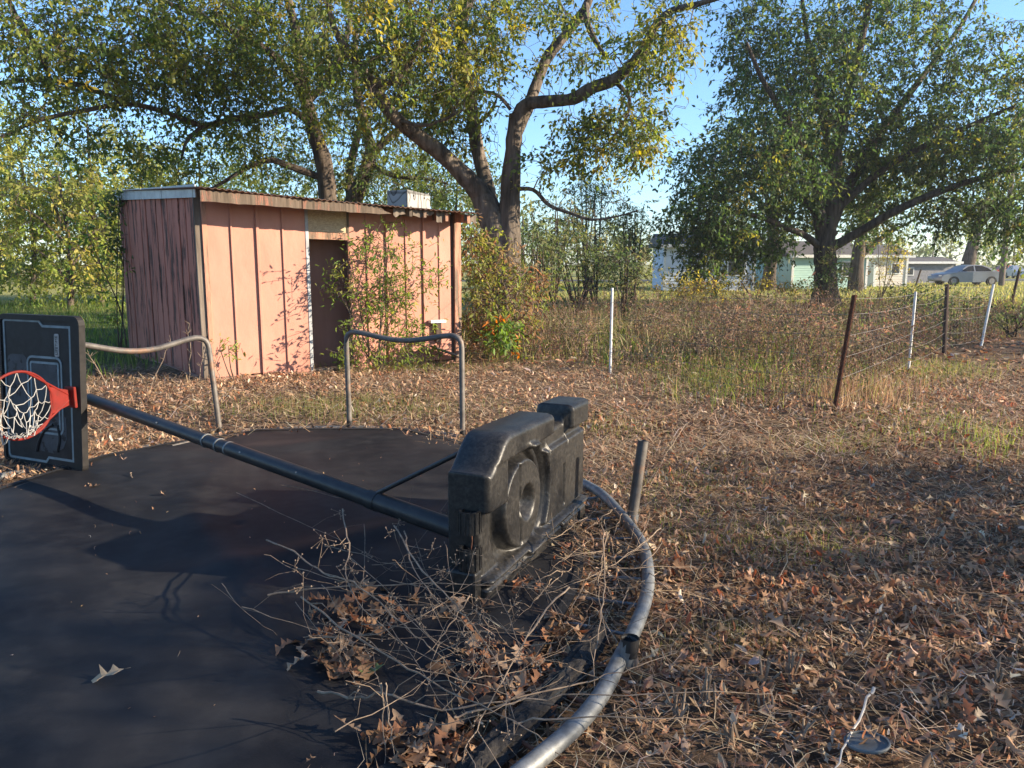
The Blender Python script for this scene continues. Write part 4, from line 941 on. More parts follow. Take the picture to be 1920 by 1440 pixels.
# green tufts in the yard, patch at the fence, sunlit tuft, grass behind the mat
def patch(px, py, rx, ry, n, h, pal, pw, label, w=.006, lean=.4):
    pts = [G(px + rx * random.gauss(0, .5), py + ry * random.gauss(0, .5)) for _ in range(n)]; x = np.array([p.x for p in pts]); y = np.array([p.y for p in pts])
    blades('grass_patch', x, y, rng.uniform(h * .4, h, n), np.full(n, w), pal, pw, label, 'grass', lean)
patch(1370, 705, 150, 50, 2200, .30, GR, (4, 4, 2, 1), 'soft green grass clump inside the fence corner', .007)
patch(1600, 745, 110, 30, 1500, .30, DRYW + [GR[1]], (3, 2, 4, 1, 1, 2), 'straw coloured grass around the rusty fence post')
patch(1850, 832, 95, 32, 330, .17, [(.12, .17, .04), (.17, .2, .055), (.2, .17, .08)], (2, 2, 1), 'bright green grass tuft catching the sun', .008)
patch(1740, 700, 150, 25, 1500, .18, GR, (3, 4, 3, 2), 'short sunlit grass inside the fence line')
patch(640, 765, 260, 25, 2600, .13, GR, (2, 3, 4, 3), 'thin green grass growing through litter beside the shed')
patch(1150, 800, 90, 30, 500, .12, GR, (2, 3, 3, 3), 'sparse grass blades in the litter behind the hoop base')
patch(1580, 835, 110, 20, 600, .09, GR, (3, 3, 3, 1), 'low green blades in the middle of the litter')
patch(1720, 790, 200, 45, 1800, .09, GR, (3, 4, 3, 1), 'green grass coming through the litter inside the fence')
patch(1300, 900, 170, 60, 1100, .06, GR, (2, 3, 4, 3), 'thin dry grass in the sun beside the pipe stub')
patch(1450, 1010, 260, 60, 1300, .07, GR, (2, 3, 3, 2), 'sparse short grass in the sunlit litter')
patch(1380, 1190, 160, 40, 700, .08, [(.22, .19, .09), (.3, .25, .14), (.12, .13, .05)], (3, 2, 2), 'dry grass wisps in the near litter', .003)
patch(760, 690, 160, 12, 900, .2, GR, (3, 3, 3, 2), 'grass fringe along the shed foot')
x, y = field(26000, -30, -3.6, 8.5, 30, lambda x, y: ~inpoly(x, y, SHED) & (x > -.75 * y - 1) & ((x < -5.2) | (y > 13.5)) & (y > 9 + .5 * nz2(x, y)))
blades('lawn_grass', x, y, rng.uniform(.12, .36, len(x)), rng.uniform(.01, .02, len(x)), [(.075, .125, .03), (.11, .16, .035), (.17, .2, .06)], (4, 4, 2), 'lush green grass beside the plank wall of the shed', 'grass', .5)
x, y = field(22000, 2, 70, 25, 62, lambda x, y: (x < .75 * y + 1))
blades('far_lawn_grass', x, y, rng.uniform(.08, .22, len(x)), rng.uniform(.03, .06, len(x)), [(.26, .26, .075), (.33, .30, .11), (.18, .21, .06)], (4, 3, 3), 'yellow green rough grass before the far houses', 'grass', .5)
# weeds in front of the plank wall
for i, (px, py, h, dx) in enumerate([(455, 715, .75, .05), (475, 716, .62, .1), (495, 712, .5, .2), (515, 716, .3, -.1), (265, 735, .42, -.2), (250, 730, .28, 0), (300, 722, .55, -.35), (385, 735, .6, .28), (200, 738, .2, .05)]):
    p = G(px - 100, py + 2); rt = MB(); c = [p + Vector((dx * t ** 1.5, 0, h * t)) + Vector((random.gauss(0, .012), 0, 0)) for t in np.linspace(0, 1, 7)]
    rt.tube(c, list(np.linspace(.007, .003, 7)), 5)
    for k in range(10):
        a = c[random.randint(2, 6)]; rt.tube([a, a + Vector((random.gauss(0, .05), random.gauss(0, .03), random.uniform(.02, .09)))], [.003, .0015], 4)
    tag(rt.build('dead_stalk', M['twig'], smooth=True), 'pale dead weed stalk before the peeling plank wall', 'stalk', 'dead stalks before the plank wall')

# ------------------------------------------------------------------ saplings and bushes
def bush(name, label, base, targets, stems, pal, w, per=3, m=7, ll=(.06, .1), tl=(.15, .35), bark='bark', cat='shrub', T=T_LEAF, group=None, wr=.42, r=.012, droop=.3, tr=.006):
    t = Tree(name, base, M[bark], label=label, cat=cat, group=group)
    T3 = np.asarray(targets); hi = T3[np.argsort(-T3[:, 2])]
    for k in range(stems):
        e = hi[int(k * len(hi) / stems * .6)]; b = np.array(base) + rng.normal(0, .05, 3) * (1, 1, 0)
        t.limb([b, b * .6 + e * .4 + rng.normal(0, .05, 3), e], [r, r * .7, r * .35], 6, 8)
    t.reach(T3, rmin=tr * .6, arc=.1); t.leaves(per, m, tl, ll, wr, droop, pal, w, T=T, name='foliage'); t.done('stem'); return t
SAP = [(.13, .20, .04), (.17, .23, .05), (.22, .25, .06), (.10, .16, .035)]
def wall_pt(px, py, o):                       # picture point on a plane o metres before the front wall
    d = ray(px, py); p = FL + NF * o; oo = Vector((0, 0, H)); return oo + d * ((p - oo).dot(NF) / d.dot(NF))
def wall_targets(lst):
    out = []
    for px, py, rx, ry, n in lst:
        for _ in range(n):
            g = random.uniform(0, 6.28); r = math.sqrt(random.random()); out.append(tuple(wall_pt(px + rx * r * math.cos(g), py + ry * r * math.sin(g), random.uniform(.15, .7))))
    return np.array(out)
bs = wall_pt(712, 700, .4); bs.z = 0
bush('sapling', 'leafy green sapling spreading before the pink wall beside the doorway', bs,
     wall_targets([(690, 470, 40, 30, 13), (740, 460, 45, 30, 9), (720, 540, 60, 45, 25), (690, 600, 45, 45, 18), (760, 590, 45, 45, 16), (725, 655, 60, 25, 16), (800, 520, 35, 25, 7), (635, 528, 22, 22, 9), (735, 425, 10, 12, 2), (790, 640, 30, 25, 8)]),
     7, SAP, (3, 3, 2, 2), 3, 6, (.05, .09), (.14, .30), wr=.34)
bs2 = wall_pt(655, 692, .55); bs2.z = 0
bush('sapling', 'low leafy seedling growing at the doorway threshold', bs2, wall_targets([(652, 660, 14, 25, 9)]), 2, SAP, (3, 3, 2, 1), 3, 6, (.05, .09), (.1, .2), wr=.4)
bs3 = wall_pt(445, 705, .3); bs3.z = 0
bush('seedling', 'small seedling with few leaves before the salmon panels', bs3, wall_targets([(435, 654, 14, 8, 4), (410, 655, 4, 5, 2)]), 2, SAP, (3, 3, 2, 1), 2, 4, (.05, .08), (.08, .16), wr=.4)
VINE = [(.16, .19, .045), (.22, .22, .06), (.12, .15, .035), (.26, .19, .09), (.22, .13, .07)]
bp_b = G(935, 640)
bush('vine_tangle', 'sprawling vine tangle with yellow green leaves beside the shed corner', bp_b,
     pblobs([(900, 480, 35, 60, 13.0, .7, 34), (945, 520, 55, 45, 13, .9, 44), (905, 590, 35, 60, 12.6, .7, 34), (960, 600, 50, 50, 12.3, .8, 40), (1000, 550, 45, 40, 13.5, .9, 30), (890, 430, 20, 30, 13.3, .4, 10)]),
     9, VINE, (3, 3, 2, 2, 2), 3, 7, (.06, .11), (.2, .45), cat='vine', wr=.4)
bush('green_shrub', 'small bright green bush with a few orange leaves', G(938, 668), pblobs([(935, 622, 28, 25, 11.2, .35, 18)]), 4, [(.11, .18, .035), (.15, .2, .045), (.4, .16, .03)], (5, 4, .8), 4, 7, (.07, .11), (.12, .25), wr=.45)
tw_b = MB()
for i in range(9):                            # bare arching stems in the vine
    a = A(random.uniform(880, 990), random.uniform(600, 650), 12.6); a.z = 0; e = A(random.uniform(870, 1010), random.uniform(470, 580), 12.6); m_ = (a + e) / 2 + Vector((random.gauss(0, .25), random.gauss(0, .2), .25))
    b = MB(); b.tube(spline([a, m_, e, e + Vector((random.gauss(0, .3), 0, -.15))], 14), list(np.linspace(.009, .004, 15)), 5)
    tag(b.build('bare_vine', M['twig'], smooth=True), 'bare arching brown vine stem in the tangle beside the shed', 'vine stem', 'bare vine stems')
MIDG = [(.085, .125, .045), (.12, .15, .055), (.16, .17, .06), (.065, .10, .04), (.2, .19, .09)]
for px, py, rx, ry, Yb, n, lb_ in [(1040, 430, 55, 60, 24, 60, 'thin grey green thicket behind the forked tree'), (1120, 410, 60, 70, 27, 70, 'wispy pale thicket tree behind the weed field'), (1085, 470, 70, 35, 23, 60, 'dark low brush behind the white fence post'),
        (1190, 440, 40, 50, 28, 45, 'feathery shrub beside the pale blue house'), (1170, 500, 60, 30, 22, 55, 'leafy weed bank before the pale blue house'), (1010, 480, 40, 40, 20, 36, 'leafy sprouts around the forked trunk foot'), (1100, 365, 35, 30, 30, 26, 'pale crown top above the thicket')]:
    b_ = A(px, py, Yb); b_.z = 0
    bush('thicket_shrub', lb_, b_, pblobs([(px, py, rx, ry, Yb, 1.4, n)]), 7, MIDG, (3, 3, 2, 2, 1), 3, 8, (.09, .16), (.4, .9), T=T_KITE, wr=.35, r=.04, tr=.016)
for px, py, rx, ry, Yb, n, lb_ in [(1300, 540, 70, 16, 24, 40, 'golden weed clump under the spreading tree'), (1420, 535, 80, 14, 26, 40, 'yellow weed clump in the sun past the fence'), (1560, 515, 45, 40, 26, 34, 'big leafed suckers at the spreading tree trunk'), (1660, 470, 40, 40, 33, 40, 'bright yellow green young tree before the cream house'),
        (1690, 555, 40, 14, 22, 14, 'leafy brush beside the white fence stake'), (1785, 575, 45, 16, 16.5, 18, 'dry viny growth on the wire fence'), (1900, 590, 35, 18, 16, 14, 'brush at the end of the wire fence')]:
    b_ = A(px, py, Yb); b_.z = 0
    pal, w = ((MIDG, (3, 3, 2, 2, 1)) if py > 512 and px > 1500 else ([(.28, .25, .06), (.22, .2, .05), (.2, .14, .07)], (3, 3, 1)))
    bush('weed_bush', lb_, b_, pblobs([(px, py, rx, ry, Yb, 1.0, n)]), 6, pal, w, 3, 7, (.08, .14), (.25, .6), T=T_KITE, wr=.4, r=.02, tr=.01)

BRN = [(.19, .115, .075), (.14, .09, .058), (.25, .18, .12), (.105, .115, .045), (.3, .22, .14)]
for px, py, rx, ry, Yb, n, lb_ in [(1400, 610, 60, 35, 13.0, 46, 'reddish brown dead weed clump past the grass clump'), (1500, 600, 55, 45, 12.0, 50, 'dense dry brown weed mass behind the rusty post'), (1330, 640, 45, 28, 12.0, 34, 'tan seed weed clump beyond the fence corner'), (1230, 600, 50, 28, 14.5, 36, 'dry grey weed clump past the white post'),
        (1640, 640, 45, 40, 10.8, 40, 'tall brown weeds between rusty post and white stake'), (1080, 620, 45, 28, 13.0, 30, 'dry brown brush before the weed field'), (1450, 575, 80, 14, 18, 26, 'long low brown weed bank before the spreading tree'), (1700, 600, 50, 18, 15, 24, 'brown weed bank behind the wire fence'), (1250, 572, 60, 12, 19, 22, 'shaded weed bank below the pale blue house'), (1820, 610, 50, 28, 15.5, 36, 'viny dry weeds around the leaning stake')]:
    b_ = A(px, py, Yb); b_.z = 0
    tg = pblobs([(px, py, rx, ry, Yb, .8, n)]); tg[:, 2] = np.clip(tg[:, 2], .12, None)
    bush('dead_weed_bush', lb_, b_, tg, 9, BRN, (3, 2.5, 2, 4, 1) if px > 1300 else (1, 2, 1.5, 5, 1), 3, 6, (.045, .09), (.2, .5), T=T_KITE, wr=.3, r=.008, tr=.006, bark='twig', cat='weed', droop=.1)
sp_b = A(238, 640, 12.6); sp_b.z = 0
ts = Tree('slender_sapling', sp_b, M['bark'], label='slender dark sapling leaning away from the plank wall corner', cat='sapling')
ts.limb([sp_b] + PL([(225, 580), (195, 510), (165, 440)], 12.5, [0, -.2, -.3]), [.013, .011, .008, .005], 6, 12); ts.reach(pblobs([(190, 500, 45, 60, 12.4, .4, 12), (150, 440, 30, 30, 12.2, .3, 6), (215, 590, 20, 25, 12.4, .2, 4)]), rmin=.004)
ts.leaves(2, 5, (.1, .25), (.06, .10), .45, .4, SAP, (3, 3, 2, 2), T=T_LEAF, name='foliage'); ts.done('stem')
cv_b = BL + NS * .15; cv_b.z = 0
bush('corner_vine', 'dark vine climbing the back corner of the plank wall', cv_b, pblobs([(222, 380, 12, 30, 12.7, .15, 12), (222, 450, 8, 50, 12.7, .12, 8)]), 3, [(.07, .10, .03), (.1, .13, .04)], (1, 1), 3, 6, (.07, .11), (.12, .3), cat='vine', wr=.45)

# ------------------------------------------------------------------ the forked tree behind the shed
def px_r(r, Y): return [PXW(q, Y) * (.86 if q < 28 else .95) for q in r]
Y1 = 16.0; bt_ = A(940, 470, Y1); bt_.z = -.05
t1 = Tree('forked_tree', bt_, M['bark_pale'], label='old forked tree with rough bark standing behind the shed corner', cat='tree')
t1.limb([bt_] + PL([(938, 560), (934, 480), (929, 430), (915, 392), (892, 352)], Y1), px_r([44, 36, 33, 31, 27, 18], Y1), 16)
t1.limb(PL([(925, 410), (905, 372), (885, 345), (835, 295), (790, 260), (745, 225), (720, 195), (700, 160), (680, 128), (655, 100), (630, 60), (615, 10)], Y1, [0, 0, -.1, -.3, -.6, -.9, -1.1, -1.2, -1.4, -1.6, -1.8, -2]), px_r([25, 23, 20, 17, 15, 13, 12, 10, 8, 7, 6, 4], Y1), 12)
t1.limb([bt_ + Vector((.25, -.15, 0))] + PL([(952, 520), (955, 430), (957, 350), (962, 280), (968, 215)], Y1, [-.1] * 5), px_r([34, 28, 25, 20, 17, 16], Y1), 14)
t1.limb(PL([(966, 228), (985, 197), (1030, 190), (1075, 185), (1110, 165), (1150, 150), (1180, 125), (1205, 95), (1225, 55), (1255, 22), (1300, 10), (1350, -5)], Y1, [-.1, -.2, -.4, -.6, -.9, -1.1, -1.3, -1.5, -1.8, -2.1, -2.4, -2.8]), px_r([14, 13, 12, 12, 12, 11, 10, 9, 8, 6, 5, 4], Y1), 12)
t1.limb(PL([(965, 260), (988, 205), (1005, 160), (1025, 110), (1050, 78), (1080, 40), (1100, 10), (1115, -40), (1120, -120)], Y1, [.1, .2, .4, .5, .6, .7, .8, .9, 1]), px_r([13, 13, 12, 12, 11, 10, 9, 8, 6], Y1), 12)
t1.limb(PL([(1098, 10), (1102, 45), (1117, 78), (1136, 108)], Y1, [.7, .4, .1, -.2]), px_r([8, 7, 6, 4], Y1), 8)
t1.limb(PL([(926, 400), (908, 330), (895, 280), (888, 230), (880, 170), (868, 110), (866, 50), (880, 0), (890, -60), (905, -160)], Y1, [.2, .4, .5, .6, .7, .8, .9, 1, 1.1, 1.2]), px_r([18, 16, 15, 14, 13, 12, 11, 10, 8, 6], Y1), 12)
t1.limb(PL([(885, 240), (915, 215), (930, 190)], Y1, [.6, .3, .2]), px_r([5, 4, 3], Y1), 6)
t1.limb(PL([(964, 355), (1000, 356), (1030, 385), (1070, 400), (1110, 412), (1160, 405), (1195, 395)], Y1, [-.1, -.4, -.6, -.8, -1, -1.2, -1.4]), px_r([5, 4.5, 4, 3.5, 3, 2, 1.5], Y1), 6)
t1.limb(PL([(957, 205), (932, 178), (890, 172), (860, 190), (845, 220)], Y1, [-.2, -.4, -.6, -.7, -.8]), px_r([4, 3.5, 3, 2.5, 1.5], Y1), 6)
t1.limb(PL([(1150, 150), (1180, 185), (1170, 230), (1140, 270)], Y1, [-1, -1.2, -1.2, -1.1]), px_r([5, 4, 3, 2], Y1), 6)
t1.limb(PL([(745, 225), (790, 235), (830, 225), (870, 205)], Y1, [-.9, -1.2, -1.4, -1.6]), px_r([5, 4, 3, 2], Y1), 6)
t1.limb(PL([(700, 160), (740, 150), (780, 100), (800, 40), (820, -30)], Y1, [-1.2, -1.4, -1.5, -1.6, -1.7]), px_r([7, 6, 5, 4, 3], Y1), 8)
t1.limb(PL([(985, -140), (900, -200), (700, -220), (520, -200)], Y1, [1, .6, 0, -.5]), px_r([6, 6, 5, 3], Y1), 6)
t1.reach(pblobs([(1090, 80, 110, 95, 15.6, 2.2, 42), (1215, 90, 60, 70, 14.4, 1.4, 40), (1150, 265, 85, 50, 15.0, 1.2, 56), (1110, 230, 60, 40, 15, 1, 20), (1200, 225, 40, 45, 14.6, .8, 22), (890, 80, 75, 100, 16.3, 2.2, 80), (960, -60, 200, 60, 16, 3, 50),
                 (790, 110, 95, 110, 15, 2.0, 110), (690, 60, 110, 90, 14.6, 2.2, 120), (840, 240, 55, 50, 16.4, 1.0, 24), (870, 180, 50, 50, 15, 1.2, 26), (1250, 60, 40, 50, 13.8, .8, 16), (760, -60, 260, 60, 15, 3, 110), (1010, 330, 40, 40, 15.5, .6, 10), (700, 200, 60, 60, 15, 1.2, 34)], .95))
YEL = np.array([(.11, .15, .035), (.16, .185, .04), (.075, .115, .03), (.22, .22, .045), (.33, .28, .05)])
t1.leaves(4, 8, (.3, .65), (.08, .14), .44, .5, YEL, (4, 4, 3, 2.5, 1), .25)
t1.reach(pblobs([(1180, 200, 110, 120, 14.8, 1.6, 70), (1060, 120, 90, 90, 15.6, 1.6, 45), (950, 240, 60, 70, 15.8, 1, 40), (1110, 380, 90, 40, 15, .8, 30), (1270, 150, 50, 80, 14, 1, 20), (860, 260, 60, 60, 16, 1, 30)]), rmin=.006, wob=.09, zpen=0.0); t1.done()

# ------------------------------------------------------------------ two darker trees behind the shed
Y2 = 19.0; b2 = A(620, 480, Y2); b2.z = -.05
t2 = Tree('wide_limbed_tree', b2, M['bark'], label='dark trunked tree behind the shed with a long level limb', cat='tree')
t2.limb([b2] + PL([(616, 400), (608, 310), (588, 245), (572, 180), (560, 120), (555, 60), (540, 0), (525, -90)], Y2, [0, 0, 0, -.1, -.2, -.3, -.4, -.5]), px_r([28, 20, 18, 16, 13, 11, 10, 8, 5], Y2), 12)
t2.limb(PL([(606, 335), (545, 312), (500, 300), (450, 322), (400, 352), (360, 360)], Y2, [0, -.2, -.4, -.6, -.8, -1]), px_r([8, 7, 6, 4, 3, 2], Y2), 8)
t2.limb(PL([(590, 240), (545, 205), (500, 215), (440, 222), (380, 235), (310, 210), (240, 195), (170, 205), (60, 230), (-60, 290)], Y2, [0, -.6, -1.2, -1.8, -2.4, -3, -3.5, -4, -4.6, -5]), px_r([8, 7, 6, 5.5, 5, 4.5, 4, 3.5, 3, 2], Y2), 8)
t2.limb(PL([(380, 235), (350, 265), (340, 300)], Y2, [-2.4, -2.6, -2.7]), px_r([4, 3, 2], Y2), 6)
t2.limb(PL([(240, 195), (150, 160), (60, 150), (-30, 160)], Y2, [-3.5, -4, -4.4, -4.8]), px_r([5, 4, 4, 3], Y2), 6)
t2.limb(PL([(100, 165), (70, 90), (30, 30), (0, -40)], Y2, [-4.2, -4.4, -4.5, -4.6]), px_r([4, 4, 4, 3], Y2), 6)
t2.limb(PL([(572, 180), (520, 110), (440, 60), (350, 20), (250, -20)], Y2, [-.1, -.8, -1.6, -2.4, -3.2]), px_r([8, 8, 7, 5, 3], Y2), 8)
t2.limb(PL([(575, 190), (625, 140), (650, 70), (660, 0)], Y2, [-.1, .2, .5, .8]), px_r([8, 7, 6, 4], Y2), 8)
t2.reach(pblobs([(540, 80, 110, 100, 18, 2.5, 120), (420, 90, 120, 100, 16.6, 2.5, 150), (270, 70, 130, 90, 15.6, 2.4, 150), (330, 170, 120, 45, 16, 1.8, 70), (440, 270, 100, 55, 18.6, 1.6, 60), (130, 130, 110, 70, 14.6, 1.8, 80), (50, 50, 90, 80, 14.4, 1.8, 70),
                 (450, -70, 300, 60, 16.5, 3, 120), (220, 270, 110, 35, 16, 1.2, 30), (60, 220, 80, 40, 14.4, 1, 24), (350, 320, 70, 25, 18, 1, 20), (560, 200, 60, 60, 18.5, 1.5, 30), (470, 180, 60, 50, 17, 1.5, 36)], .95))
t2.leaves(4, 8, (.3, .65), (.08, .14), .44, .5, YEL, (5, 4, 4, 2, .6), .25); t2.done()
Y3 = 20.5; b3 = A(655, 480, Y3); b3.z = -.05
t3 = Tree('leaning_tree', b3, M['bark'], label='dark leaning twin stemmed tree behind the shed roof', cat='tree')
t3.limb([b3] + PL([(658, 410), (668, 365), (690, 310), (694, 280), (684, 230), (670, 180), (665, 120), (668, 50)], Y3), px_r([24, 19, 17, 14, 12, 10, 9, 7, 5], Y3), 12)
t3.limb(PL([(692, 295), (722, 265), (748, 245), (790, 235)], Y3, [0, .2, .4, .6]), px_r([9, 8, 7, 4], Y3), 8)
t3.limb(PL([(660, 400), (655, 330), (672, 250), (690, 215)], Y3, [.3, .5, .7, .8]), px_r([10, 9, 8, 6], Y3), 8)
t3.limb(PL([(690, 305), (740, 330), (800, 335), (840, 345)], Y3, [0, -.3, -.6, -.8]), px_r([6, 5, 4, 2], Y3), 6)
t3.reach(pblobs([(730, 300, 80, 55, 20.5, 2, 70), (640, 180, 90, 80, 20.5, 2, 80), (790, 340, 60, 40, 20, 1.4, 40), (660, 330, 50, 45, 21, 1.5, 30), (780, 200, 80, 70, 21, 2, 60), (600, 60, 120, 80, 21, 2, 60), (880, 330, 60, 50, 21, 1.6, 30), (560, 320, 80, 40, 22, 1.5, 40)], 1.0))
t3.leaves(4, 8, (.3, .65), (.08, .13), .42, .5, YEL, (4, 3, 5, 1, .3), .25); t3.done()

# ------------------------------------------------------------------ the spreading tree on the right
Y4 = 28.0; b4 = A(1548, 560, Y4); b4.z = -.05
t4 = Tree('spreading_tree', b4, M['bark'], label='broad dense green tree with spreading limbs beyond the weed field', cat='tree')
t4.limb([b4] + PL([(1548, 540), (1548, 500), (1546, 455), (1552, 430)], Y4), px_r([34, 26, 23, 22, 20], Y4), 14)
for pts, rr_, dy in [
    ([(1545, 470), (1510, 442), (1470, 425), (1420, 405), (1370, 398), (1320, 420)], (8, 7, 6, 5, 4, 2), (0, -.4, -.8, -1.2, -1.6, -2)),
    ([(1540, 455), (1530, 400), (1510, 380), (1470, 355), (1420, 335), (1360, 320)], (11, 10, 8, 6, 5, 3), (0, .2, .5, 1, 1.5, 2)),
    ([(1545, 440), (1533, 370), (1525, 310), (1500, 260), (1470, 215), (1430, 150), (1400, 80)], (12, 10, 9, 8, 6, 5, 3), (0, -.3, -.6, -1, -1.4, -1.9, -2.4)),
    ([(1552, 440), (1562, 380), (1566, 320), (1572, 260), (1590, 180), (1610, 100), (1630, 0), (1640, -120)], (16, 14, 13, 11, 9, 8, 6, 4), (0, 0, .1, .2, .3, .4, .5, .6)),
    ([(1554, 435), (1585, 360), (1625, 290), (1680, 210), (1740, 130), (1800, 50), (1850, -40)], (12, 11, 10, 8, 6, 5, 3), (0, .5, 1, 1.6, 2.2, 2.8, 3.4)),
    ([(1558, 465), (1620, 430), (1680, 395), (1760, 360), (1850, 330), (1950, 305)], (10, 9, 8, 7, 5, 3), (0, -.5, -1, -1.6, -2.2, -2.8)),
    ([(1568, 395), (1640, 330), (1720, 280), (1820, 235), (1900, 200)], (8, 7, 6, 5, 3), (.1, -.3, -.8, -1.3, -1.8)),
    ([(1566, 330), (1545, 240), (1530, 150), (1510, 50), (1500, -50)], (8, 7, 6, 5, 3), (0, 1, 2, 2.6, 3))]:
    t4.limb(PL(pts, Y4, dy), px_r(rr_, Y4), 9)
t4.reach(pblobs([(1410, 320, 140, 90, 27, 3.5, 210), (1320, 410, 75, 70, 26.5, 2.4, 110), (1490, 180, 130, 120, 28, 4, 230), (1640, 90, 170, 120, 29, 4.5, 230), (1790, 200, 150, 120, 28, 4, 230), (1870, 320, 110, 85, 26.5, 3, 140), (1700, 290, 120, 80, 28.5, 3.5, 120),
                 (1560, -70, 300, 80, 28.5, 4.5, 150), (1400, 70, 60, 80, 27.5, 2, 50), (1315, 500, 35, 35, 25.5, 1, 26), (1390, 450, 70, 45, 27, 2, 60), (1800, 400, 90, 30, 26.5, 2, 36), (1480, 400, 60, 40, 29, 2, 36), (1640, 400, 60, 40, 29.5, 2, 34), (1930, 420, 50, 60, 26, 2, 40), (1950, 150, 100, 150, 28, 3, 70), (1570, 300, 120, 90, 30, 2, 90)], 1.25), rmin=.011)
t4.leaves(4, 8, (.45, .95), (.12, .2), .45, .5, [(.05, .088, .03), (.07, .115, .033), (.042, .07, .028), (.12, .155, .04), (.2, .2, .045)], (5, 4, 3.5, 1.6, .7), .2); t4.done()

# ------------------------------------------------------------------ generic trees further off
def simple_tree(name, label, base, h, rad, n, pal, w, r0, trunk_h=.25, ll=(.14, .24), bark='bark', group=None, lean=(0, 0), per=4, m=8, low=.25, tl=(.5, 1.0)):
    base = np.array((base[0], base[1], -.05)); t = Tree(name, tuple(base), M[bark], label=label, cat='tree', group=group)
    top = base + (lean[0], lean[1], h * .85)
    t.limb([base, base * .6 + top * .4 + rng.normal(0, .15, 3) * (1, 1, 0), top], [r0, r0 * .75, r0 * .2], 9, 12)
    for k in range(5):
        u = rng.uniform(trunk_h, .6); a = base + (top - base) * u; g = 2 * math.pi * k / 5 + rng.uniform(-.5, .5); e = a + np.array((math.cos(g) * rad * .7, math.sin(g) * rad * .7, h * .22))
        t.limb([a, (a + e) / 2 + (0, 0, .1 * h * .3), e], [r0 * .45, r0 * .3, r0 * .12], 6, 6)
    c = base + np.array((lean[0] * .7, lean[1] * .7, h * (low + 1) / 2)); tg = blob(n, c, (rad, rad, h * (1 - low) / 2), .3)
    tg = tg[tg[:, 2] > .3]; t.reach(tg, rmin=.012); t.leaves(per, m, tl, ll, .42, .4, pal, w); t.done(); return t
LITG = [(.20, .24, .055), (.26, .28, .07), (.14, .19, .045), (.32, .30, .075)]
for px, Yb, h, rad, n, lb_ in [(-30, 27, 8.5, 2.6, 150, 'sunlit yellow green thicket tree past the lawn, beyond the backboard'), (60, 29, 7.2, 2.3, 140, 'bright bushy thicket tree behind the long grass'), (130, 26, 5.2, 2.0, 120, 'short yellowish thicket tree at the lawn edge'),
        (190, 28, 7.6, 2.2, 150, 'tall narrow thicket tree near the shed plank wall'), (280, 30, 6.6, 2.4, 140, 'thicket tree behind the shed roof flashing'), (390, 33, 7.0, 2.6, 120, 'pale thicket tree far behind the shed roof'), (500, 34, 7.6, 2.6, 120, 'distant thicket tree seen under the level limb'), (-120, 30, 9, 3, 120, 'large thicket tree at the lawn end'), (760, 36, 7.0, 2.8, 110, 'thicket tree behind the roof box'), (860, 33, 6.0, 2.4, 100, 'thicket tree between shed corner and forked trunk')]:
    p = A(px, 560, Yb); simple_tree('thicket_tree', lb_, p, h, rad, n, LITG, (4, 3, 3, 1.5), .11, .15, (.13, .22), 'bark', None, low=.02)
RT = [(.12, .16, .05), (.17, .2, .06), (.1, .13, .045), (.22, .22, .07)]
simple_tree('background_tree', 'straight dark trunk tree between the pale blue and mint houses', A(1441, 525, 46), 11, 4.2, 130, RT, (3, 3, 3, 1), .42, .45, (.22, .36), low=.42, tl=(.7, 1.4))
simple_tree('background_tree', 'stout dark trunk beside the mint green house wall', A(1604, 530, 44), 8, 3.4, 110, RT, (3, 3, 3, 1), .45, .3, (.22, .36), low=.46, lean=(.8, 0), tl=(.7, 1.4))
simple_tree('background_tree', 'leaning pale trunk tree standing behind the parked sedan', A(1808, 520, 66), 9.5, 3.6, 70, [(.2, .24, .08), (.25, .27, .1)], (1, 1), .62, .6, (.26, .4), lean=(1.6, 0), low=.3, tl=(.7, 1.4))
for i, (px, Yb, h, rad) in enumerate([(1180, 95, 7, 5), (1330, 110, 9, 6), (1480, 120, 8, 6), (1650, 130, 8, 7), (1780, 140, 8, 7), (1900, 150, 8, 7), (2010, 140, 9, 7), (980, 90, 9, 5), (820, 80, 10, 6), (600, 75, 10, 6), (420, 70, 10, 6), (200, 60, 9, 5), (0, 60, 10, 6)]):
    simple_tree('distant_tree', 'hazy far tree in the line along the horizon', A(px, 500, Yb), h, rad, 46, RT, (3, 3, 3, 1), .25, .2, (.5, .8), group='far tree line', low=.05, per=4, m=7, tl=(1, 2))

# trees beyond the right edge of the view: they throw the shade over the mat and near litter
OAKG = [(.07, .10, .025), (.10, .12, .03), (.16, .1, .04)]
simple_tree('shade_oak', 'large oak beside the yard casting shade over the mat', (11.3, -2.2), 9.5, 4.3, 380, OAKG, (3, 3, 1), .35, .2, (.10, .15), low=.04)
simple_tree('shade_oak', 'second oak further back shading the near litter', (17.5, -6.5), 11, 4.6, 260, OAKG, (3, 3, 1), .4, .2, (.12, .18), low=.05)
simple_tree('young_oak', 'young oak shading the litter beyond the steel ring', (9.2, 3.3), 4.2, 1.25, 34, OAKG, (3, 3, 1), .09, .2, (.1, .15), low=.1)

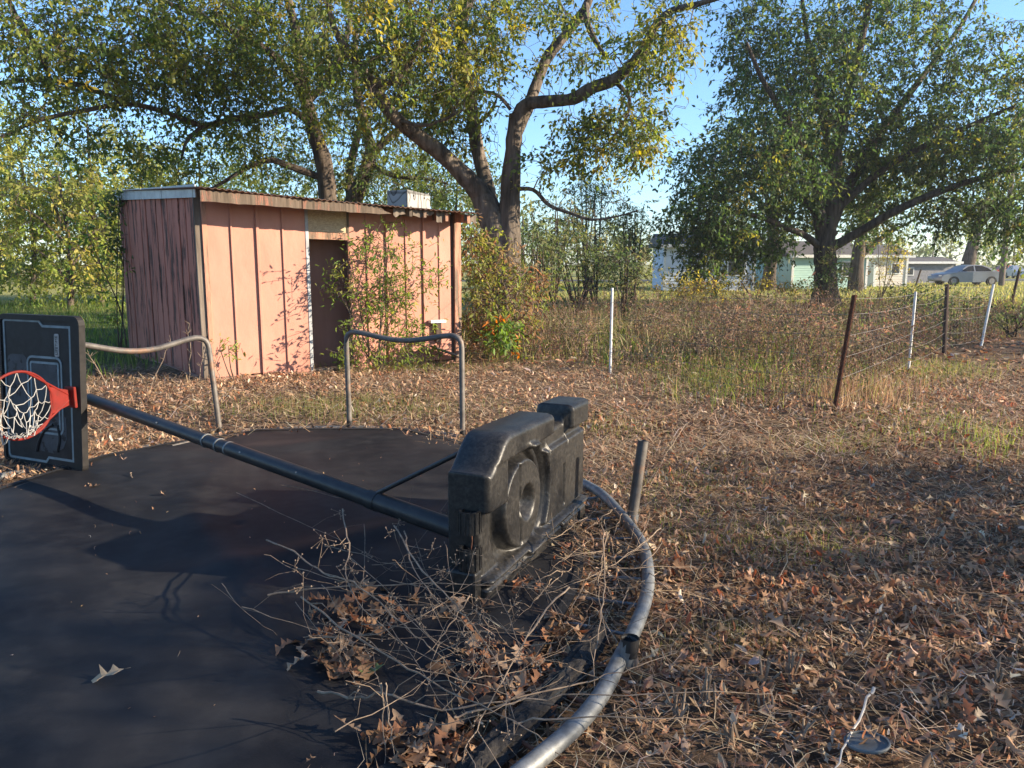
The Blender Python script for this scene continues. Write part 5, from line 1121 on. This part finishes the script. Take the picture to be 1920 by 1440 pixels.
for x_, y_, h_, lb_ in ((4.9, 4.7, .95, 'added low shrub shading the litter past the green tuft'), (4.5, 3.5, .85, 'added low shrub shading the litter past the blue lid'), (4.1, 2.3, .8, 'added low shrub at the near end of the shading row')):
    bush('shade_shrub', lb_, (x_, y_, 0), blob(60, (x_, y_, h_ * .5), (.6, .6, h_ * .5), .2), 7, MIDG, (3, 3, 2, 2, 1), 3, 7, (.05, .09), (.12, .3), T=T_KITE, wr=.45)  # unseen shrubs, added beside the view to shade the near litter
simple_tree('shade_tree', 'tall tree added past the fence end to shade the weed field', (25, 18), 9, 3.8, 260, OAKG, (3, 3, 1), .35, .2, (.14, .22), low=.06)  # this tree and the next are unseen, added to darken the weeds
simple_tree('shade_tree', 'small tree added past the fence end to shade the weeds', (19.5, 12.3), 5.0, 1.5, 90, OAKG, (3, 3, 1), .12, .2, (.11, .17), low=.08)

# ------------------------------------------------------------------ fence
def post(p, top, m, r, label, tee=False):
    d = (top - p).normalized(); b = MB()
    if tee:
        x = Vector((1, 0, 0)); yv = Vector((0, 1, 0)); c = (p + top) / 2; hl = (top - p) / 2
        b.box(c, x * .024, yv * .004, hl); b.box(c - yv * .019, x * .004, yv * .015, hl)
        for k in range(18): b.box(p + (top - p) * (.12 + .046 * k) - yv * .036, x * .004, yv * .004, UP * .008)
    else: b.tube([p - d * .05, p + d * .4, top], r, 8)
    return tag(b.build('fence_post', m, smooth=not tee), label, 'fence post')
def ppost(x0, y0, x1, y1, m, r, label, tee=False):
    p = G(x0, y0); t_ = A(x1, y1, p.y + random.uniform(-.05, .05)); return post(p, t_, m, r, label, tee), p, t_
fp = []
_, p, t_ = ppost(1144, 702, 1148, 540, M['white_metal'], .018, 'white metal post standing alone in the weeds behind the hoop'); fp.append((p, t_))
_, p, t_ = ppost(1563, 776, 1602, 553, M['rust'], .02, 'rusty brown steel T post at the fence corner', True); fp.append((p, t_))
_, p, t_ = ppost(1703, 697, 1717, 547, M['white_metal'], .018, 'white fence stake between the rusty post and the dark post'); fp.append((p, t_))
_, p, t_ = ppost(1770, 662, 1776, 533, M['dark_wood'], .034, 'dark wooden fence post wrapped in weeds'); fp.append((p, t_))
_, p, t_ = ppost(1840, 647, 1863, 533, M['white_metal'], .022, 'leaning white fence stake at the weedy fence end'); fp.append((p, t_))
_, p, t_ = ppost(1895, 575, 1912, 505, M['dark_wood'], .05, 'thin dark stake far down the fence line')
ppost(1108, 560, 1112, 515, M['dark_wood'], .03, 'dark stake among the weeds under the thicket')
ppost(1716, 538, 1727, 505, M['dark_wood'], .06, 'dark stake on the far lawn before the grey hedge')
c0 = Vector(FR) + Vector((.1, .1, 0))
chain = [(c0, c0 + UP * 1.15)] + fp[0:1] + fp[1:]
M['wire'] = mat('fence_wire', (.30, .28, .25), (.18, .14, .11), 20, rough=.5, metal=.6)
for i in range(len(chain) - 1):
    (pa, ta), (pb, tb) = chain[i], chain[i + 1]; span = empty('wire_fence', pa, label=['sagging wire fence span from shed corner to white post', 'sagging wire fence span from white post to rusty post', 'wire fence span between rusty post and white stake', 'wire fence span between white stake and dark post', 'wire fence span between dark post and leaning stake'][i], cat='wire fence')
    for f in (.12, .3, .48, .66, .84, .97):
        a, e = pa + (ta - pa) * f, pb + (tb - pb) * f; sag = random.uniform(.01, .06)
        MB().tube([a + (e - a) * t - UP * sag * math.sin(math.pi * t) for t in np.linspace(0, 1, 9)], .0020, 4).build('wire', M['wire'], span)
    L = (pb - pa).length; sv = MB()
    for k in range(1, int(L / .16)):
        t = k * .16 / L; a = pa + (pb - pa) * t + (ta - pa) * .1; e = pa + (pb - pa) * t + (ta - pa) * .95 - UP * .03; sv.tube([a, e], .0009, 3, cap=False)
    sv.build('stay_wires', M['wire'], span)["kind"] = "stuff"

# ------------------------------------------------------------------ far houses, cars, poles
def house(name, label, c, w, d, h, rz, wallm, roofm, rise, win=(), boards=12, door=None, corner=None):
    root = empty(name, c, label=label, cat='house'); ca, sa_ = math.cos(rz), math.sin(rz); X_ = Vector((ca, sa_, 0)); Y_ = Vector((-sa_, ca, 0)); c = Vector((c[0], c[1], 0))
    bh = h / boards
    for k in range(boards):
        b = MB(); o = .02
        for sgn, ax, ay, hl, hd in ((-1, X_, Y_, w / 2, d / 2), (1, X_, Y_, w / 2, d / 2)):
            pass
        lo = [c - X_ * (w / 2 + o) - Y_ * (d / 2 + o), c + X_ * (w / 2 + o) - Y_ * (d / 2 + o), c + X_ * (w / 2 + o) + Y_ * (d / 2 + o), c - X_ * (w / 2 + o) + Y_ * (d / 2 + o)]
        hi = [c - X_ * w / 2 - Y_ * d / 2, c + X_ * w / 2 - Y_ * d / 2, c + X_ * w / 2 + Y_ * d / 2, c - X_ * w / 2 + Y_ * d / 2]
        b.hexa([v + UP * (k * bh + .002) for v in lo], [v + UP * ((k + 1) * bh - .001) for v in hi]); b.build('siding_board', wallm, root)
    rf = MB(); ov = .35; e = [c + X_ * sx * (w / 2 + ov) + Y_ * sy * (d / 2 + ov) + UP * (h + .01) for sx, sy in ((-1, -1), (1, -1), (1, 1), (-1, 1))]; r0_, r1_ = c - X_ * (w / 2 + ov) + UP * (h + rise), c + X_ * (w / 2 + ov) + UP * (h + rise)
    rf.add(e + [r0_, r1_], [(0, 1, 5, 4), (2, 3, 4, 5), (0, 4, 3), (1, 2, 5), (3, 2, 1, 0)]); ro = rf.build('roof', roofm, root)
    MB().box(c - Y_ * (d / 2 + ov + .015) + UP * (h + .01), X_ * (w / 2 + ov), Y_ * .015, UP * .09).build('fascia', M['white_metal'], ro)
    for fx, z0, ww, hh in win:
        p = c + X_ * fx * w / 2 - Y_ * (d / 2 + .03) + UP * z0; fr = MB().box(p, X_ * (ww / 2 + .07), Y_ * .03, UP * (hh / 2 + .07)).build('window', M['white_metal'], root); MB().box(p - Y_ * .032, X_ * ww / 2, Y_ * .004, UP * hh / 2).build('pane', M['glass'], fr)
    if door:
        p = c + X_ * door * w / 2 - Y_ * (d / 2 + .03) + UP * 1.02; dr = MB().box(p, X_ * .46, Y_ * .03, UP * 1.02).build('door', M['dark_wood'], root)
    for sx in (-1, 1): MB().box(c + X_ * sx * (w / 2 + .0) - Y_ * (d / 2 + .02) + UP * h / 2, X_ * .07, Y_ * .03, UP * h / 2).build('corner_trim', M['white_metal'], root)
    return root
M['glass'] = mat('window_glass', (.03, .035, .04), (.05, .055, .06), 3, rough=.08, spec=.6)
M['blue_siding'] = mat('pale_blue_siding', (.55, .60, .68), (.5, .55, .63), 3, rough=.7); M['mint'] = mat('mint_siding', (.38, .56, .50), (.33, .5, .45), 3, rough=.7); M['cream'] = mat('cream_siding', (.68, .60, .52), (.6, .53, .46), 3, rough=.7)
M['shingle'] = mat('roof_shingle', (.11, .10, .10), (.07, .065, .065), 12, rough=.9)
p = A(1290, 515, 44); house('pale_blue_house', 'low pale blue sided house with dark roof behind the weeds', (p.x + 1.4, p.y + 3, 0), 5.0, 6, 2.5, R(-4), M['blue_siding'], M['shingle'], .8, win=((.6, 1.4, .9, 1.0),), boards=14)
p = A(1545, 525, 47); house('mint_house', 'mint green sided house behind the spreading tree', (p.x, p.y + 3, 0), 4.7, 6, 1.95, R(6), M['mint'], M['shingle'], 1.0, win=((-.12, 1.25, .5, .5), (.5, 1.2, .7, .8)), boards=14)
p = A(1665, 530, 52); house('cream_house', 'small cream outbuilding seen through the young tree', (p.x, p.y + 2, 0), 2.2, 4, 2.0, R(3), M['cream'], M['shingle'], .8, win=((.3, 1.2, .5, .6),), boards=12)
p = A(1382, 520, 60); house('pink_house', 'pale pink house glimpsed through the spreading tree', (p.x, p.y + 3, 0), 4.5, 6, 2.6, R(3), mat('pale_pink_siding', (.7, .55, .5), rough=.7), M['shingle'], 1.3, boards=14)
p = A(1735, 522, 62); house('grey_garage', 'long low grey garage behind the parked sedan', (p.x, p.y + 3, 0), 5.2, 5, 1.6, R(4), mat('grey_siding', (.22, .22, .24), rough=.8), M['shingle'], .5, win=((-.5, .9, .6, .5),), boards=10)

M['car_glass'] = mat('car_glass', (.008, .009, .01), (.012, .013, .014), 3, rough=.25, spec=.2)
def car(label, pos, rz, L, col, detail=True):
    root = empty('parked_car', pos, label=label, cat='car'); ca, sa_ = math.cos(rz), math.sin(rz); pos = Vector((pos[0], pos[1], 0)); k = L / 4.6
    T = lambda x, y, z: pos + Vector((ca, sa_, 0)) * x * k + Vector((-sa_, ca, 0)) * y * k + UP * z * k
    paint = mat('car_paint', col, tuple(c * .9 for c in col), 2, rough=.35, metal=.3, spec=.5)
    prof = [(-2.28, .34), (-2.3, .62), (-2.18, .76), (-1.75, .84), (-1.25, .93), (-.95, .95), (1.45, 1.0), (1.95, .98), (2.22, .92), (2.3, .68), (2.26, .36), (1.78, .26), (1.72, .46), (1.55, .62), (1.35, .66), (1.15, .62), (.98, .46), (.92, .24), (-.98, .24), (-1.04, .46), (-1.2, .62), (-1.4, .66), (-1.6, .62), (-1.77, .46), (-1.83, .26)]
    b = MB(); ys = [(-.86, .985), (-.8, 1.0), (.8, 1.0), (.86, .985)]; n = len(prof); V = []
    for y, s in ys: V += [T(x * s, y, z * (1 if abs(y) < .82 else .985)) for x, z in prof]
    Fq = [tuple(range(n)), tuple(range(3 * n, 4 * n))[::-1]] + [(q * n + i, (q + 1) * n + i, (q + 1) * n + (i + 1) % n, q * n + (i + 1) % n) for q in range(3) for i in range(n)]
    b.add(V, Fq); body = b.build('body', paint, root, smooth=True)
    cab = [(-1.15, .93), (-.35, 1.38), (.1, 1.45), (.75, 1.43), (1.25, 1.26), (1.85, .98)]; b = MB(); n = len(cab); V = []
    for y, tk in ((-.78, 1), (.78, 1)): V += [T(x, y * (1 - .22 * (z - .93) / .52), z) for x, z in cab]
    b.add(V, [tuple(range(n)), tuple(range(n, 2 * n))[::-1]] + [(i, n + i, n + (i + 1) % n, (i + 1) % n) for i in range(n)]); b.build('cabin', paint, root, smooth=True)
    for sgn in (-1, 1):
        for w_ in ([(-.85, .99), (-.28, 1.33), (.08, 1.385), (.12, .99)], [(.2, .99), (.17, 1.385), (.72, 1.365), (1.15, 1.2), (1.4, 1.0)]):
            V = [T(x, sgn * (.78 * (1 - .22 * (z - .93) / .52) + .004), z) for x, z in w_] + [T(x, sgn * (.78 * (1 - .22 * (z - .93) / .52) - .01), z) for x, z in w_]; n = len(w_)
            MB().add(V, [tuple(range(n)), tuple(range(n, 2 * n))[::-1]] + [(i, n + i, n + (i + 1) % n, (i + 1) % n) for i in range(n)]).build('side_window', M['car_glass'], root)
        for x in (-1.4, 1.35):
            wh = MB().tube([T(x, sgn * .66, .32), T(x, sgn * .87, .32)], .32 * k, 20).build('wheel', M['black_tube'], root, smooth=True); MB().tube([T(x, sgn * .86, .32), T(x, sgn * .885, .32)], .2 * k, 16).build('rim', M['galv'], wh)
        MB().box(T(-2.2, sgn * .62, .68), Vector((ca, sa_, 0)) * .07 * k, Vector((-sa_, ca, 0)) * .16 * k, UP * .06 * k).build('headlight', M['white_metal'], root)
        MB().box(T(2.24, sgn * .66, .8), Vector((ca, sa_, 0)) * .05 * k, Vector((-sa_, ca, 0)) * .14 * k, UP * .06 * k).build('tail_light', M['orange_paint'], root)
    return root
p = G(1809, 535); car('grey blue sedan parked on the far lawn beyond the fence', (p.x, p.y, 0), R(3), 4.6, (.15, .165, .185))
p = A(1880, 520, 92); car('small red car parked far off beside the utility pole', (p.x, p.y, 0), R(5), 4.3, (.4, .06, .04))
p = A(1908, 520, 84); car('distant silver car near the street beyond the utility pole', (p.x, p.y, 0), R(70), 4.3, (.4, .42, .45))
def upole(x0, y0, x1, y1, r, label, arm=False):
    p = G(x0, y0); t_ = A(x1, y1, p.y); root = empty('utility_pole', p, label=label, cat='utility pole'); MB().tube([p, (p + t_) / 2, t_], [r * 1.15, r, r * .85], 10).build('shaft', M['grey_wood'], root, smooth=True)
    if arm: MB().box(t_ - UP * .5, Vector((.9, .3, 0)), Vector((0, .05, 0)), UP * .05).build('cross_arm', M['grey_wood'], root)
    return t_
u1 = upole(1877, 536, 1906, 240, .17, 'dark leaning utility pole beside the parked sedan')
u2 = upole(1745, 509, 1755, 430, .14, 'slim distant utility pole above the grey garage', True)
wl = MB(); wl.tube([u2 + (u1 - u2) * t - UP * 1.2 * math.sin(math.pi * t) for t in np.linspace(0, 1, 12)], .02, 5); tag(wl.build('power_line', M['black_tube']), 'thin power line strung between the two utility poles', 'power line')

# ------------------------------------------------------------------ thin haze volume added to veil and lighten the distance
mh = bpy.data.materials.new('haze'); mh.use_nodes = True; hn = mh.node_tree.nodes; hn.remove(hn["Principled BSDF"])
pv = hn.new("ShaderNodeVolumePrincipled"); pv.inputs["Color"].default_value = (.92, .95, 1, 1); pv.inputs["Density"].default_value = .0005; pv.inputs["Anisotropy"].default_value = .3
mh.node_tree.links.new(pv.outputs[0], hn["Material Output"].inputs["Volume"])
tag(MB().hexa([(-150, -40, -1.2), (170, -40, -1.2), (170, 175, -1.2), (-150, 175, -1.2)], [(-150, -40, 17), (170, -40, 17), (170, 175, 17), (-150, 175, 17)]).build('haze', mh), 'thin pale haze added to lighten the distance', 'haze', kind='stuff')
